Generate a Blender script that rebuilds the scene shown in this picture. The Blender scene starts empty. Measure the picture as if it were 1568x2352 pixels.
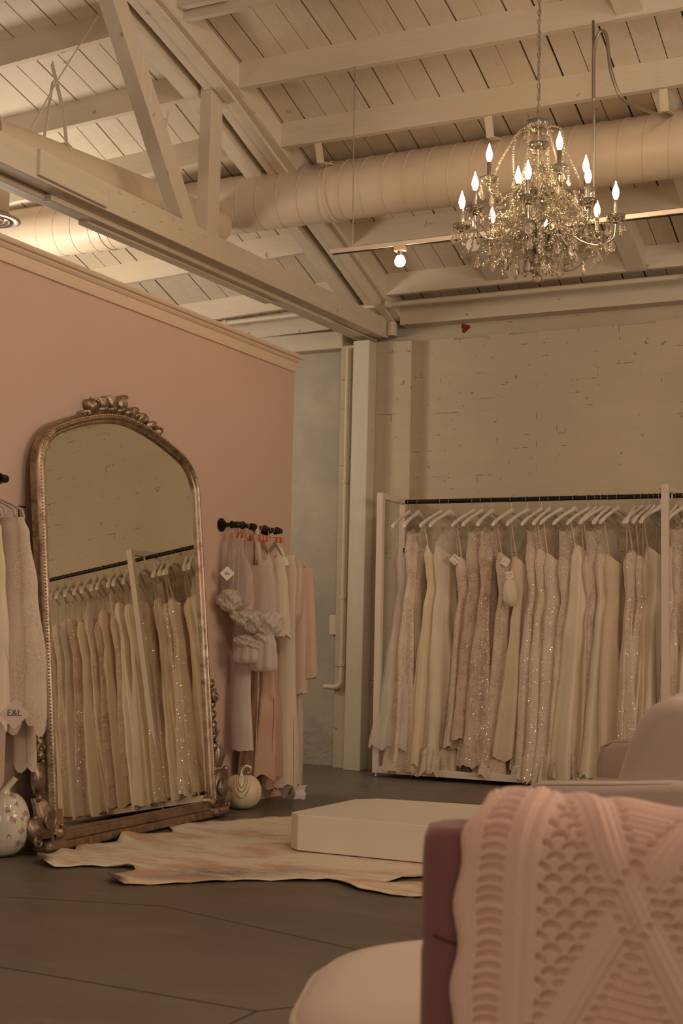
import bpy, bmesh, math, random
from mathutils import Vector, Matrix
PI = math.pi
random.seed(7)
S = bpy.context.scene
COL = S.collection

# ------------------------------------------------------------------ camera
YAW, PITCH, ROLL = math.radians(26.3), math.atan(279 / 3150.0), math.radians(1.17)
EYE = Vector((0, 0, 1.03))
fw = Vector((-math.sin(YAW) * math.cos(PITCH), math.cos(YAW) * math.cos(PITCH), math.sin(PITCH)))
r0 = Vector((math.cos(YAW), math.sin(YAW), 0)); u0 = r0.cross(fw)
rt = r0 * math.cos(ROLL) + u0 * math.sin(ROLL); up = rt.cross(fw)
cd = bpy.data.cameras.new('camera'); cam = bpy.data.objects.new('camera', cd); COL.objects.link(cam)
M = Matrix((rt, up, -fw)).transposed().to_4x4(); M.translation = EYE
cam.matrix_world = M
cd.sensor_fit = 'VERTICAL'; cd.sensor_height = 36; cd.lens = 3150 / 2352 * 36
cd.dof.use_dof = True; cd.dof.focus_distance = 8.6; cd.dof.aperture_fstop = 7.0
cd.clip_start = .05; cd.clip_end = 100
S.camera = cam
S.view_settings.view_transform = 'Standard'; S.view_settings.look = 'None'
S.view_settings.gamma = 1; S.view_settings.use_curve_mapping = False
S.view_settings.exposure = 0.13

# ------------------------------------------------------------------ light of the place, plus unseen fill sources
S.cycles.max_bounces = 8; S.cycles.diffuse_bounces = 4; S.cycles.glossy_bounces = 4; S.cycles.transmission_bounces = 5; S.cycles.transparent_max_bounces = 10
S.cycles.caustics_reflective = False; S.cycles.caustics_refractive = False
w = bpy.data.worlds.new('world'); S.world = w; w.use_nodes = True
w.node_tree.nodes['Background'].inputs[0].default_value = (1.0, .77, .58, 1)
w.node_tree.nodes['Background'].inputs[1].default_value = .12
def area(name, loc, to, sx, sy, power, col):
    l = bpy.data.lights.new(name, 'AREA'); l.shape = 'RECTANGLE'; l.size = sx; l.size_y = sy
    l.energy = power; l.color = col
    o = bpy.data.objects.new(name, l); COL.objects.link(o); o.location = loc
    o.rotation_euler = (Vector(to) - Vector(loc)).to_track_quat('-Z', 'Y').to_euler()
    return o
WARM = (1, .785, .60)
area('unseen_fill_front', (.8, -3.6, 2.2), (-2.5, 8, 1.6), 5.0, 2.6, 80, (1, .80, .63))  # added fill from behind the camera, no window known there
area('unseen_soft_right', (5.3, 4.6, 2.3), (-4, 6.5, 1.3), 4.2, 2.2, 150, (1, .79, .605))  # unseen soft source set at right for the soft wall shadows
area('assumed_daylight_left', (-10.2, 7.0, 2.2), (-4, 9.2, 1.6), 3.0, 1.8, 6, (.95, .88, .70))  # unseen daylight assumed behind the pink wall; no window opening is built
def point(name, loc, power, col, r=.05):
    l = bpy.data.lights.new(name, 'POINT'); l.energy = power; l.color = col; l.shadow_soft_size = r
    o = bpy.data.objects.new(name, l); COL.objects.link(o); o.location = loc
    return o

# ------------------------------------------------------------------ materials
def nt(name):
    m = bpy.data.materials.new(name); m.use_nodes = True
    t = m.node_tree; return m, t, t.nodes['Principled BSDF']
def N(t, kind, **kw):
    n = t.nodes.new(kind)
    for k, v in kw.items():
        if k.startswith('i_'):
            n.inputs[k[2:].replace('_', ' ')].default_value = v
        else: setattr(n, k, v)
    return n
def coords(t, scale=(1, 1, 1), out='Object', rot=(0, 0, 0)):
    c = N(t, 'ShaderNodeTexCoord'); mp = N(t, 'ShaderNodeMapping')
    mp.inputs['Scale'].default_value = scale; mp.inputs['Rotation'].default_value = rot
    t.links.new(c.outputs[out], mp.inputs['Vector']); return mp.outputs['Vector']
def noise(t, vec, scale, detail=4, rough=.55):
    n = N(t, 'ShaderNodeTexNoise'); n.inputs['Scale'].default_value = scale
    n.inputs['Detail'].default_value = detail; n.inputs['Roughness'].default_value = rough
    t.links.new(vec, n.inputs['Vector']); return n.outputs['Fac']
def ramp(t, fac, stops, interp='LINEAR'):
    r = N(t, 'ShaderNodeValToRGB'); cr = r.color_ramp; cr.interpolation = interp
    while len(cr.elements) < len(stops): cr.elements.new(.5)
    for e, (p, c) in zip(cr.elements, stops):
        e.position = p; e.color = (c, c, c, 1) if not hasattr(c, '__len__') else (*c, 1)
    t.links.new(fac, r.inputs['Fac']); return r.outputs['Color']
def mix(t, fac, a, b, mode='MIX'):
    n = N(t, 'ShaderNodeMix', data_type='RGBA', blend_type=mode)
    for s, v in ((n.inputs[0], fac), (n.inputs[6], a), (n.inputs[7], b)):
        if hasattr(v, 'links'): t.links.new(v, s)
        elif hasattr(v, '__len__'): s.default_value = (*v, 1)
        else: s.default_value = v
    return n.outputs[2]
def mth(t, op, a, b=0.0, c=0.0):
    n = N(t, 'ShaderNodeMath', operation=op)
    for s, v in zip(n.inputs, (a, b, c)):
        if hasattr(v, 'links'): t.links.new(v, s)
        else: s.default_value = v
    return n.outputs[0]
def bump(t, p, h, strength=.3, dist=.01, prev=None):
    b = N(t, 'ShaderNodeBump'); b.inputs['Strength'].default_value = strength; b.inputs['Distance'].default_value = dist
    t.links.new(h, b.inputs['Height'])
    if prev is not None: t.links.new(prev, b.inputs['Normal'])
    if p is not None: t.links.new(b.outputs['Normal'], p.inputs['Normal'])
    return b.outputs['Normal']
def setc(t, p, c, sock='Base Color'):
    if hasattr(c, 'links'): t.links.new(c, p.inputs[sock])
    else: p.inputs[sock].default_value = (*c, 1)
def simple(name, col, rough=.5, metal=0.0, vary=.08, sc=8, bmp=0, bsc=60, **kw):
    m, t, p = nt(name); v = coords(t)
    f = noise(t, v, sc)
    setc(t, p, mix(t, f, [c * (1 - vary) for c in col], [min(1, c * (1 + vary)) for c in col]))
    p.inputs['Roughness'].default_value = rough; p.inputs['Metallic'].default_value = metal
    if bmp: bump(t, p, noise(t, v, bsc), bmp, .004)
    for k, x in kw.items(): p.inputs[k.replace('_', ' ')].default_value = x
    return m

def painted_wood(name, col, axis, knots=.5):
    m, t, p = nt(name)
    sc = {'x': (1.2, 14, 14), 'y': (14, 1.2, 14), 'z': (14, 14, 1.2)}[axis]
    v = coords(t, sc); g = noise(t, v, 3.0, 6, .65)
    v2 = coords(t); big = noise(t, v2, 1.3, 3)
    c = mix(t, ramp(t, g, [(.3, 0), (.7, 1)]), [x * .86 for x in col], col)
    c = mix(t, ramp(t, big, [(.35, 0), (.7, 1)]), c, [x * y for x, y in zip(col, (.93, .9, .86))])
    sp = noise(t, v2, 9, 2, .5); spots = ramp(t, sp, [(.735, 0), (.76, 1)])
    c = mix(t, mth(t, 'MULTIPLY', spots, knots), c, (.16, .10, .07))
    setc(t, p, c); p.inputs['Roughness'].default_value = .55
    bump(t, p, g, .35, .004)
    return m
WH = (.72, .64, .52)
M_wood_x = painted_wood('white_paint_grain_across', WH, 'x')
M_wood_y = painted_wood('white_paint_grain_along', WH, 'y')
M_wood_z = painted_wood('white_paint_grain_upright', WH, 'z')
M_plank = painted_wood('white_paint_boards', (.72, .63, .51), 'y', .35)
M_dark = simple('dark_gap', (.03, .022, .017), .9)
M_post = painted_wood('white_post_paint', (.68, .64, .53), 'z', .3)

def brick_mat(name, col, bw=.31, rh=.098, joints=.16, chips=1.0):
    m, t, p = nt(name)
    c = N(t, 'ShaderNodeTexCoord'); s = N(t, 'ShaderNodeSeparateXYZ'); cb = N(t, 'ShaderNodeCombineXYZ')
    t.links.new(c.outputs['Object'], s.inputs[0])
    xy = mth(t, 'ADD', s.outputs['X'], s.outputs['Y'])
    wob = N(t, 'ShaderNodeTexNoise'); wob.inputs['Scale'].default_value = 2.2; t.links.new(c.outputs['Object'], wob.inputs['Vector'])
    wz = mth(t, 'MULTIPLY_ADD', wob.outputs['Fac'], .022, s.outputs['Z'])
    t.links.new(xy, cb.inputs['X']); t.links.new(wz, cb.inputs['Y'])
    b = N(t, 'ShaderNodeTexBrick'); b.inputs['Scale'].default_value = 1; b.inputs['Brick Width'].default_value = bw
    b.inputs['Row Height'].default_value = rh; b.inputs['Mortar Size'].default_value = .0035; b.inputs['Mortar Smooth'].default_value = .35
    b.inputs['Color1'].default_value = (*col, 1); b.inputs['Color2'].default_value = (*[x * .96 for x in col], 1)
    b.inputs['Mortar'].default_value = (*[x * .965 for x in col], 1)
    t.links.new(cb.outputs[0], b.inputs['Vector'])
    v = coords(t); n1 = noise(t, v, 1.1, 5); n2 = noise(t, v, 7.5, 3, .6); n3 = noise(t, v, 46, 5, .7)
    base = mix(t, ramp(t, n1, [(.35, 0), (.68, 1)]), b.outputs['Color'], [x * y for x, y in zip(col, (.86, .90, .92))])
    # chips: thin dark cracks of the joint where the paint has come away
    j = N(t, 'ShaderNodeTexBrick'); j.inputs['Scale'].default_value = 1; j.inputs['Brick Width'].default_value = bw
    j.inputs['Row Height'].default_value = rh; j.inputs['Mortar Size'].default_value = .0022; j.inputs['Mortar Smooth'].default_value = 0
    t.links.new(cb.outputs[0], j.inputs['Vector'])
    msk = ramp(t, n2, [(.60, 0), (.64, 1)]); crack = mth(t, 'MULTIPLY', j.outputs['Fac'], msk)
    pit = ramp(t, noise(t, v, 21, 2, .5), [(.70, 0), (.73, 1)])
    dark = mth(t, 'MINIMUM', mth(t, 'ADD', mth(t, 'MULTIPLY', crack, .85), mth(t, 'MULTIPLY', pit, .55)), 1.0)
    setc(t, p, mix(t, mth(t, 'MULTIPLY', dark, chips), base, (.13, .085, .06)))
    p.inputs['Roughness'].default_value = .62
    h = mth(t, 'ADD', mth(t, 'MULTIPLY', b.outputs['Fac'], -joints), mth(t, 'MULTIPLY', n3, .5))
    h = mth(t, 'ADD', h, mth(t, 'MULTIPLY', n2, .9))
    bump(t, p, h, .5, .012)
    return m
M_brick = brick_mat('painted_brick', (.60, .50, .36))
M_brick_up = brick_mat('painted_brick_parapet', (.55, .46, .345), joints=.35)

def plaster_mat():
    m, t, p = nt('painted_concrete'); v = coords(t)
    n1 = noise(t, v, 2.2, 6, .65); n2 = noise(t, v, 60, 5, .7); n3 = noise(t, v, 5, 4)
    c = mix(t, ramp(t, n1, [(.35, 0), (.7, 1)]), (.37, .345, .29), (.53, .46, .35))
    pit = ramp(t, noise(t, v, 18, 2), [(.74, 0), (.77, 1)])
    setc(t, p, mix(t, mth(t, 'MULTIPLY', pit, .5), c, (.2, .15, .11)))
    # crumbled foot of the wall
    s = N(t, 'ShaderNodeSeparateXYZ'); cc = N(t, 'ShaderNodeTexCoord'); t.links.new(cc.outputs['Object'], s.inputs[0])
    low = ramp(t, mth(t, 'ADD', s.outputs['Z'], mth(t, 'MULTIPLY', n3, .25)), [(.38, 1), (.5, 0)])
    h = mth(t, 'ADD', mth(t, 'MULTIPLY', n2, .3), mth(t, 'MULTIPLY', mth(t, 'MULTIPLY', noise(t, v, 22, 5, .7), low), 3.0))
    bump(t, p, h, .5, .012); p.inputs['Roughness'].default_value = .6
    return m
M_plaster = plaster_mat()
M_pink = simple('blush_wall_paint', (.60, .425, .335), .62, vary=.04, sc=1.6, bmp=.06, bsc=90)
M_trim = simple('cornice_paint', (.68, .53, .40), .5, vary=.03)
M_base = simple('skirting_paint', (.70, .52, .42), .5, vary=.03)
def floor_mat():
    m, t, p = nt('stained_concrete'); v = coords(t)
    n1 = noise(t, coords(t, (1, 2.0, 1)), 1.5, 7, .62); n2 = noise(t, v, .55, 4); n3 = noise(t, v, 24, 4, .7)
    c = mix(t, ramp(t, n1, [(.32, 0), (.68, 1)]), (.125, .106, .080), (.190, .162, .124))
    c = mix(t, ramp(t, n2, [(.4, 0), (.6, 1)]), c, (.135, .113, .088))
    fn = noise(t, coords(t, (.8, 2.6, 1), rot=(0, 0, .3)), 3.4, 6, .7)
    c = mix(t, mth(t, 'MULTIPLY', ramp(t, fn, [(.56, 0), (.74, 1)]), .45), c, (.26, .225, .17))
    setc(t, p, c); p.inputs['Roughness'].default_value = .42
    t.links.new(ramp(t, n1, [(.3, .34), (.7, .5)]), p.inputs['Roughness'])
    bump(t, p, mth(t, 'ADD', n1, mth(t, 'MULTIPLY', n3, .15)), .12, .004)
    return m
M_floor = floor_mat()
M_joint = simple('floor_joint', (.085, .068, .05), .8)
M_duct = simple('duct_paint', (.70, .58, .45), .42, vary=.03, sc=2, bmp=.05, bsc=20)
M_pipe = simple('pipe_paint', (.68, .60, .47), .45)
M_black = simple('black_iron', (.012, .010, .010), .42, .3)
M_rack = simple('rack_white_paint', (.74, .63, .53), .42, vary=.03)
M_hanger = simple('hanger_white_lacquer', (.78, .70, .61), .35, vary=.03)
M_hgrey = simple('hanger_grey_plastic', (.46, .38, .33), .35, vary=.05)
M_chrome = simple('chrome', (.75, .72, .68), .12, 1, vary=.02)
M_sleeve = simple('dull_chrome_sleeve', (.28, .24, .21), .25, .9, vary=.02)
M_wire = simple('steel_wire', (.35, .30, .25), .4, .7)
M_tag = simple('tag_card', (.78, .72, .64), .6, vary=.02)
M_ink = simple('tag_ink', (.10, .08, .07), .7)
M_plat = simple('platform_white_paint', (.90, .84, .735), .4, vary=.02)
M_copper = simple('copper_wire', (.75, .33, .20), .3, .7)
M_clip = simple('amber_clip', (.62, .27, .15), .2, .2)

def gold_mat():
    m, t, p = nt('antique_gilt'); v = coords(t)
    n = noise(t, v, 26, 5, .7); n2 = noise(t, v, 5, 3)
    c = mix(t, ramp(t, n, [(.35, 0), (.65, 1)]), (.17, .115, .075), (.47, .36, .26))
    c = mix(t, ramp(t, n2, [(.45, 0), (.7, 1)]), c, (.38, .27, .19))
    setc(t, p, c); p.inputs['Metallic'].default_value = .82; p.inputs['Roughness'].default_value = .38
    bump(t, p, n, .25, .003); return m
M_gold = gold_mat()
def mirror_mat():
    m, t, p = nt('silvered_glass'); v = coords(t); f = noise(t, v, .8)
    setc(t, p, mix(t, f, (.82, .80, .69), (.85, .83, .72)))
    p.inputs['Metallic'].default_value = 1; p.inputs['Roughness'].default_value = .012; return m
M_mirror = mirror_mat()

def crystal_mat(name, tint, glass=.35, milk=.22):
    m, t, p = nt(name); v = coords(t)
    out = t.nodes['Material Output']
    tb = N(t, 'ShaderNodeBsdfTransparent'); tb.inputs[0].default_value = (*tint, 1)
    gl = N(t, 'ShaderNodeBsdfGlossy'); gl.inputs['Color'].default_value = (1, .95, .85, 1); gl.inputs['Roughness'].default_value = .03
    gs = N(t, 'ShaderNodeBsdfGlass'); gs.inputs['Color'].default_value = (1, .96, .88, 1); gs.inputs['Roughness'].default_value = 0; gs.inputs['IOR'].default_value = 1.5
    lw = N(t, 'ShaderNodeLayerWeight'); lw.inputs['Blend'].default_value = .5
    df = N(t, 'ShaderNodeBsdfTranslucent'); df.inputs[0].default_value = (1, .94, .84, 1)
    d2_ = N(t, 'ShaderNodeBsdfDiffuse'); d2_.inputs[0].default_value = (1, .94, .84, 1)
    md = N(t, 'ShaderNodeMixShader'); md.inputs[0].default_value = .5; t.links.new(df.outputs[0], md.inputs[1]); t.links.new(d2_.outputs[0], md.inputs[2])
    m1 = N(t, 'ShaderNodeMixShader'); t.links.new(lw.outputs['Fresnel'], m1.inputs[0])
    m0 = N(t, 'ShaderNodeMixShader'); m0.inputs[0].default_value = glass
    t.links.new(tb.outputs[0], m0.inputs[1]); t.links.new(gs.outputs[0], m0.inputs[2])
    mm = N(t, 'ShaderNodeMixShader'); mm.inputs[0].default_value = milk; t.links.new(m0.outputs[0], mm.inputs[1]); t.links.new(md.outputs[0], mm.inputs[2])
    t.links.new(mm.outputs[0], m1.inputs[1]); t.links.new(gl.outputs[0], m1.inputs[2])
    b = N(t, 'ShaderNodeBump'); b.inputs['Strength'].default_value = .5; b.inputs['Distance'].default_value = .004
    vo = N(t, 'ShaderNodeTexVoronoi'); vo.inputs['Scale'].default_value = 90; t.links.new(v, vo.inputs['Vector'])
    t.links.new(vo.outputs['Distance'], b.inputs['Height']); t.links.new(b.outputs[0], gl.inputs['Normal'])
    t.links.new(m1.outputs[0], out.inputs['Surface']); return m
M_crystal = crystal_mat('cut_crystal', (.98, .94, .86))
M_bowl = crystal_mat('pressed_glass', (.98, .94, .86), .0, .20)
def emis(name, col, st):
    m, t, p = nt(name); v = coords(t)
    f = noise(t, v, 3); setc(t, p, (1, .8, .6))
    setc(t, p, mix(t, f, col, [c * .98 for c in col]), 'Emission Color'); p.inputs['Emission Strength'].default_value = st
    return m
M_bulb = emis('lit_bulb_glass', (1, .66, .34), 62)
M_globe = emis('lit_globe_glass', (1, .62, .30), 60)

def cloth(name, col, lace=0.0, sparkle=0.0, sheer=0.0, satin=False, lcol=None, lsc=34, transl=.18, fuzz=0.0):
    """fabric: woven, lace (raised flower pattern), beaded, or see-through net"""
    m, t, p = nt(name); out = t.nodes['Material Output']; v = coords(t)
    n1 = noise(t, v, 5, 4); fine = noise(t, v, 240, 2)
    c = mix(t, ramp(t, n1, [(.3, 0), (.7, 1)]), [x * .93 for x in col], col)
    h = fine; nrm = None
    if lace:
        w_ = N(t, 'ShaderNodeTexNoise'); w_.inputs['Scale'].default_value = 14; t.links.new(v, w_.inputs['Vector'])
        ad = N(t, 'ShaderNodeVectorMath', operation='MULTIPLY_ADD'); t.links.new(w_.outputs['Color'], ad.inputs[0])
        ad.inputs[1].default_value = (.10, .10, .10); t.links.new(v, ad.inputs[2])
        vo = N(t, 'ShaderNodeTexVoronoi', feature='DISTANCE_TO_EDGE'); vo.inputs['Scale'].default_value = lsc
        t.links.new(ad.outputs[0], vo.inputs['Vector'])
        net = ramp(t, vo.outputs['Distance'], [(.03, 1), (.13, 0)])
        patch = ramp(t, noise(t, v, 9, 3), [(.42, 0), (.56, 1)])
        pat = mth(t, 'MULTIPLY', net, mth(t, 'MULTIPLY_ADD', patch, .8, .2))
        lc = lcol or [min(.97, x * 1.15) for x in col]
        c = mix(t, mth(t, 'MULTIPLY', pat, lace), c, lc)
        c = mix(t, mth(t, 'MULTIPLY', mth(t, 'MULTIPLY', mth(t, 'SUBTRACT', 1, net), patch), .6 * lace), c, [x * y for x, y in zip(col, (.62, .52, .45))])
        h = mth(t, 'MULTIPLY_ADD', pat, 1.2, mth(t, 'MULTIPLY', fine, .2))
        nrm = bump(t, p, h, .55 * lace, .006)
    else:
        nrm = bump(t, p, mth(t, 'ADD', fine, mth(t, 'MULTIPLY', n1, .6)), .12, .003)
    setc(t, p, c)
    p.inputs['Roughness'].default_value = .38 if satin else .75
    p.inputs['Sheen Weight'].default_value = .25 if not satin else .05
    if fuzz: p.inputs['Sheen Weight'].default_value = fuzz
    if sparkle:
        vs = N(t, 'ShaderNodeTexVoronoi'); vs.inputs['Scale'].default_value = 125; t.links.new(v, vs.inputs['Vector'])
        sep = N(t, 'ShaderNodeSeparateColor'); t.links.new(vs.outputs['Color'], sep.inputs[0])
        sel = ramp(t, sep.outputs[0], [(1 - .16 * sparkle, 0), (1 - .15 * sparkle, 1)])
        dot = mth(t, 'MULTIPLY', sel, ramp(t, vs.outputs['Distance'], [(.38, 1), (.44, 0)]))
        t.links.new(dot, p.inputs['Metallic'])
        t.links.new(mth(t, 'MULTIPLY_ADD', dot, -.55, p.inputs['Roughness'].default_value), p.inputs['Roughness'])
        c2 = mix(t, dot, c, (1, .95, .88)); setc(t, p, c2)
        nm = N(t, 'ShaderNodeVectorMath', operation='MULTIPLY_ADD'); t.links.new(vs.outputs['Color'], nm.inputs[0])
        nm.inputs[1].default_value = (.9, .9, .9)
        sb = N(t, 'ShaderNodeVectorMath', operation='SUBTRACT'); t.links.new(nrm, sb.inputs[0]); sb.inputs[1].default_value = (.45, .45, .45)
        t.links.new(sb.outputs[0], nm.inputs[2])
        nz = N(t, 'ShaderNodeVectorMath', operation='NORMALIZE'); t.links.new(nm.outputs[0], nz.inputs[0])
        mx = N(t, 'ShaderNodeMix', data_type='VECTOR'); t.links.new(dot, mx.inputs[0]); t.links.new(nrm, mx.inputs[4]); t.links.new(nz.outputs[0], mx.inputs[5])
        t.links.new(mx.outputs[1], p.inputs['Normal'])
    sh = p.outputs[0]
    if transl:
        tl = N(t, 'ShaderNodeBsdfTranslucent'); setc(t, tl, c, 'Color')
        ms = N(t, 'ShaderNodeMixShader'); ms.inputs[0].default_value = transl
        t.links.new(sh, ms.inputs[1]); t.links.new(tl.outputs[0], ms.inputs[2]); sh = ms.outputs[0]
    if sheer:
        tb = N(t, 'ShaderNodeBsdfTransparent'); ms = N(t, 'ShaderNodeMixShader')
        f = mth(t, 'MULTIPLY_ADD', noise(t, coords(t, (1, 1, .25)), 30, 3), .3, sheer - .15)
        if lace: f = mth(t, 'MULTIPLY', f, mth(t, 'MULTIPLY_ADD', pat, -.85, 1))
        t.links.new(f, ms.inputs[0]); t.links.new(sh, ms.inputs[1]); t.links.new(tb.outputs[0], ms.inputs[2]); sh = ms.outputs[0]
    t.links.new(sh, out.inputs['Surface'])
    return m

# ------------------------------------------------------------------ mesh helpers
class MB:
    def __init__(s): s.v = []; s.f = []
    def add(s, vs, fs):
        o = len(s.v); s.v += [tuple(x) for x in vs]; s.f += [tuple(i + o for i in q) for q in fs]; return s
    def box(s, x0, x1, y0, y1, z0, z1):
        return s.add([(x0, y0, z0), (x1, y0, z0), (x1, y1, z0), (x0, y1, z0), (x0, y0, z1), (x1, y0, z1), (x1, y1, z1), (x0, y1, z1)],
                     [(0, 3, 2, 1), (4, 5, 6, 7), (0, 1, 5, 4), (1, 2, 6, 5), (2, 3, 7, 6), (3, 0, 4, 7)])
    def bar(s, a, b, w, h, side=None, chamfer=0):
        """rectangular bar from a to b, w across (side vector), h the other way"""
        a, b = Vector(a), Vector(b); d = (b - a).normalized()
        sd = Vector(side) if side else (d.cross(Vector((0, 0, 1))) if abs(d.z) < .95 else Vector((1, 0, 0)))
        sd = (sd - d * sd.dot(d)).normalized(); u = sd.cross(d).normalized()
        vs = []
        for p in (a, b):
            for q, r in ((-1, -1), (1, -1), (1, 1), (-1, 1)): vs.append(p + sd * q * w / 2 + u * r * h / 2)
        return s.add(vs, [(0, 3, 2, 1), (4, 5, 6, 7), (0, 1, 5, 4), (1, 2, 6, 5), (2, 3, 7, 6), (3, 0, 4, 7)])
    def tube(s, pts, r, n=8, cap=True, closed=False):
        pts = [Vector(p) for p in pts]; rs = r if hasattr(r, '__len__') else [r] * len(pts)
        L = len(pts); prev = None; o = len(s.v); vs = []
        for i, p in enumerate(pts):
            if closed: d = pts[(i + 1) % L] - pts[i - 1]
            else: d = pts[min(i + 1, L - 1)] - pts[max(i - 1, 0)]
            d.normalize()
            if prev is None:
                a = Vector((0, 0, 1)) if abs(d.z) < .9 else Vector((1, 0, 0)); x = d.cross(a).normalized()
            else: x = (prev - d * prev.dot(d)).normalized()
            prev = x; y = d.cross(x)
            for k in range(n):
                t_ = 2 * PI * k / n; vs.append(p + (x * math.cos(t_) + y * math.sin(t_)) * rs[i])
        fs = []
        R = L if closed else L - 1
        for i in range(R):
            j = (i + 1) % L
            for k in range(n):
                k2 = (k + 1) % n; fs.append((i * n + k, i * n + k2, j * n + k2, j * n + k))
        if cap and not closed: fs += [tuple(range(n))[::-1], tuple((L - 1) * n + k for k in range(n))]
        return s.add(vs, fs)
    def lathe(s, prof, c=(0, 0, 0), n=16, rib=None, sx=1, sy=1):
        """prof: (radius, z) rows; rib(theta, i) scales the radius"""
        vs = []; c = Vector(c)
        for i, (r, z) in enumerate(prof):
            for k in range(n):
                t_ = 2 * PI * k / n; q = r * (rib(t_, i) if rib else 1)
                vs.append(c + Vector((q * math.cos(t_) * sx, q * math.sin(t_) * sy, z)))
        fs = []
        for i in range(len(prof) - 1):
            for k in range(n):
                k2 = (k + 1) % n; fs.append((i * n + k, i * n + k2, (i + 1) * n + k2, (i + 1) * n + k))
        fs += [tuple(range(n))[::-1], tuple((len(prof) - 1) * n + k for k in range(n))]
        return s.add(vs, fs)
    def ball(s, c, r, n=8, m=6, sz=1):
        return s.lathe([(max(1e-4, r * math.sin(PI * i / m)), -r * sz * math.cos(PI * i / m)) for i in range(m + 1)], c, n)
    def grid(s, rows):
        nr, ncl = len(rows), len(rows[0]); vs = [p for r in rows for p in r]
        fs = [(i * ncl + j, i * ncl + j + 1, (i + 1) * ncl + j + 1, (i + 1) * ncl + j) for i in range(nr - 1) for j in range(ncl - 1)]
        return s.add(vs, fs)
    def prism(s, poly, z0, z1):
        n = len(poly)
        return s.add([(x, y, z0) for x, y in poly] + [(x, y, z1) for x, y in poly],
                     [tuple(range(n))[::-1], tuple(range(n, 2 * n))] + [(i, (i + 1) % n, n + (i + 1) % n, n + i) for i in range(n)])
    def build(s, name, mat, parent=None, smooth=False, origin=None, bevel=0, seg=2, weld=False):
        me = bpy.data.meshes.new(name)
        pm = parent.matrix_world if parent else None
        off = Vector(origin) if origin else (parent['_o'] if parent and '_o' in parent else Vector((0, 0, 0)))
        off = Vector(off)
        me.from_pydata([tuple(Vector(v) - off) for v in s.v], [], s.f)
        me.materials.append(mat); me.update()
        o = bpy.data.objects.new(name, me); COL.objects.link(o)
        if parent:
            o.parent = parent
            if '_o' in parent: o['_o'] = list(parent['_o'])
        if parent is None: o.location = off
        if bevel:
            b = o.modifiers.new('bevel', 'BEVEL'); b.width = bevel; b.segments = seg; b.limit_method = 'ANGLE'
        if smooth:
            for q in me.polygons: q.use_smooth = True
            if smooth == 'auto':
                me.set_sharp_from_angle(angle=math.radians(40))
        return o
OFF = {}
def thing(name, label, cat, loc=(0, 0, 0), group=None, kind=None):
    """an Empty at the thing's base; its parts are built in world coordinates and stored relative to it"""
    o = bpy.data.objects.new(name, None); COL.objects.link(o); o.location = loc; o.empty_display_size = .05
    o['_o'] = list(loc); tag(o, label, cat, group, kind); return o
def tag(o, label=None, cat=None, group=None, kind=None):
    if label: o['label'] = label
    if cat: o['category'] = cat
    if group: o['group'] = group
    if kind: o['kind'] = kind
    return o
def arc(n, f): return [f(i / (n - 1)) for i in range(n)]
def lerp(a, b, t): return a + (b - a) * t
def interp(pts, x):
    if x <= pts[0][0]: return pts[0][1]
    for (a, b), (c, d) in zip(pts, pts[1:]):
        if x <= c: return b + (d - b) * (x - a) / (c - a)
    return pts[-1][1]
def sm_interp(pts, x):
    if x <= pts[0][0]: return pts[0][1]
    for (a, b), (c, d) in zip(pts, pts[1:]):
        if x <= c:
            t = (x - a) / (c - a); t = t * t * (3 - 2 * t); return b + (d - b) * t
    return pts[-1][1]

# ------------------------------------------------------------------ room shell
BY = 9.70           # face of the brick wall
tag(MB().box(-10.6, 6.2, -4.6, 10.3, -.2, 0).build('floor', M_floor), kind='structure', label='brown stained concrete floor', cat='floor')
def strip(x0, y0, x1, y1, wd=.012):
    a, b = Vector((x0, y0, 0)), Vector((x1, y1, 0)); d = (b - a).normalized(); q = Vector((-d.y, d.x, 0)) * wd / 2
    return MB().add([a - q + Vector((0, 0, .0006)), a + q + Vector((0, 0, .0006)), b + q + Vector((0, 0, .0006)), b - q + Vector((0, 0, .0006))], [(0, 1, 2, 3)])
j = MB()
for a in ((-4.2, 3.43, -1.885, 3.357), (-1.885, 3.357, -.2, 5.6), (-1.885, 3.357, -1.9, -1), (-4.2, 4.05, -2.9, 4.42), (-2.9, 4.42, -1.4, 4.0)):
    s_ = strip(*a, wd=.011 if a[1] < 4 else .006); j.add(s_.v, s_.f)
tag(j.build('trim_1', M_joint), kind='structure', label='thin dark control joints cut in the concrete floor', cat='floor joint')

# back wall: brick to the right, plaster to the left, thinner parapet above
tag(MB().box(-4.80, 6.2, BY, 10.0, 0, 3.30).build('wall_back', M_brick), kind='structure')
random.seed(3)
mb = MB()  # ragged top course of the thick lower wall
x = -4.3
while x < 6.1:
    wd = random.uniform(.18, .32); mb.box(x, x + wd - .004, BY - .002, 9.9, 3.285, 3.30 + random.uniform(0, .022)); x += wd
tag(mb.build('trim_2', M_brick), kind='structure', label='ragged top course of the lower brick wall', cat='brick course')
tag(MB().box(-4.80, 6.2, BY + .06, 10.0, 3.3, 3.9).build('wall_parapet', M_brick_up), kind='structure')
tag(MB().box(-10.6, -4.72, BY + .02, 10.0, 0, 3.9).build('wall_corner', M_plaster), kind='structure')
mb = MB().box(-4.775, -4.17, BY - .10, BY + .01, 0, 3.30)
tag(mb.build('wall_pilaster', M_brick), kind='structure')
tag(MB().box(-10.6, -10.4, -4.6, 10.3, 0, 5.4).build('wall_left', M_plaster), kind='structure')
tag(MB().box(6.0, 6.2, -4.6, 2.2, 0, 5.4).box(6.0, 6.2, 7, 10.3, 0, 5.4).box(6.0, 6.2, 2.2, 7, 0, .9).box(6.0, 6.2, 2.2, 7, 3.4, 5.4).build('wall_right', M_plaster), kind='structure')
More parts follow.
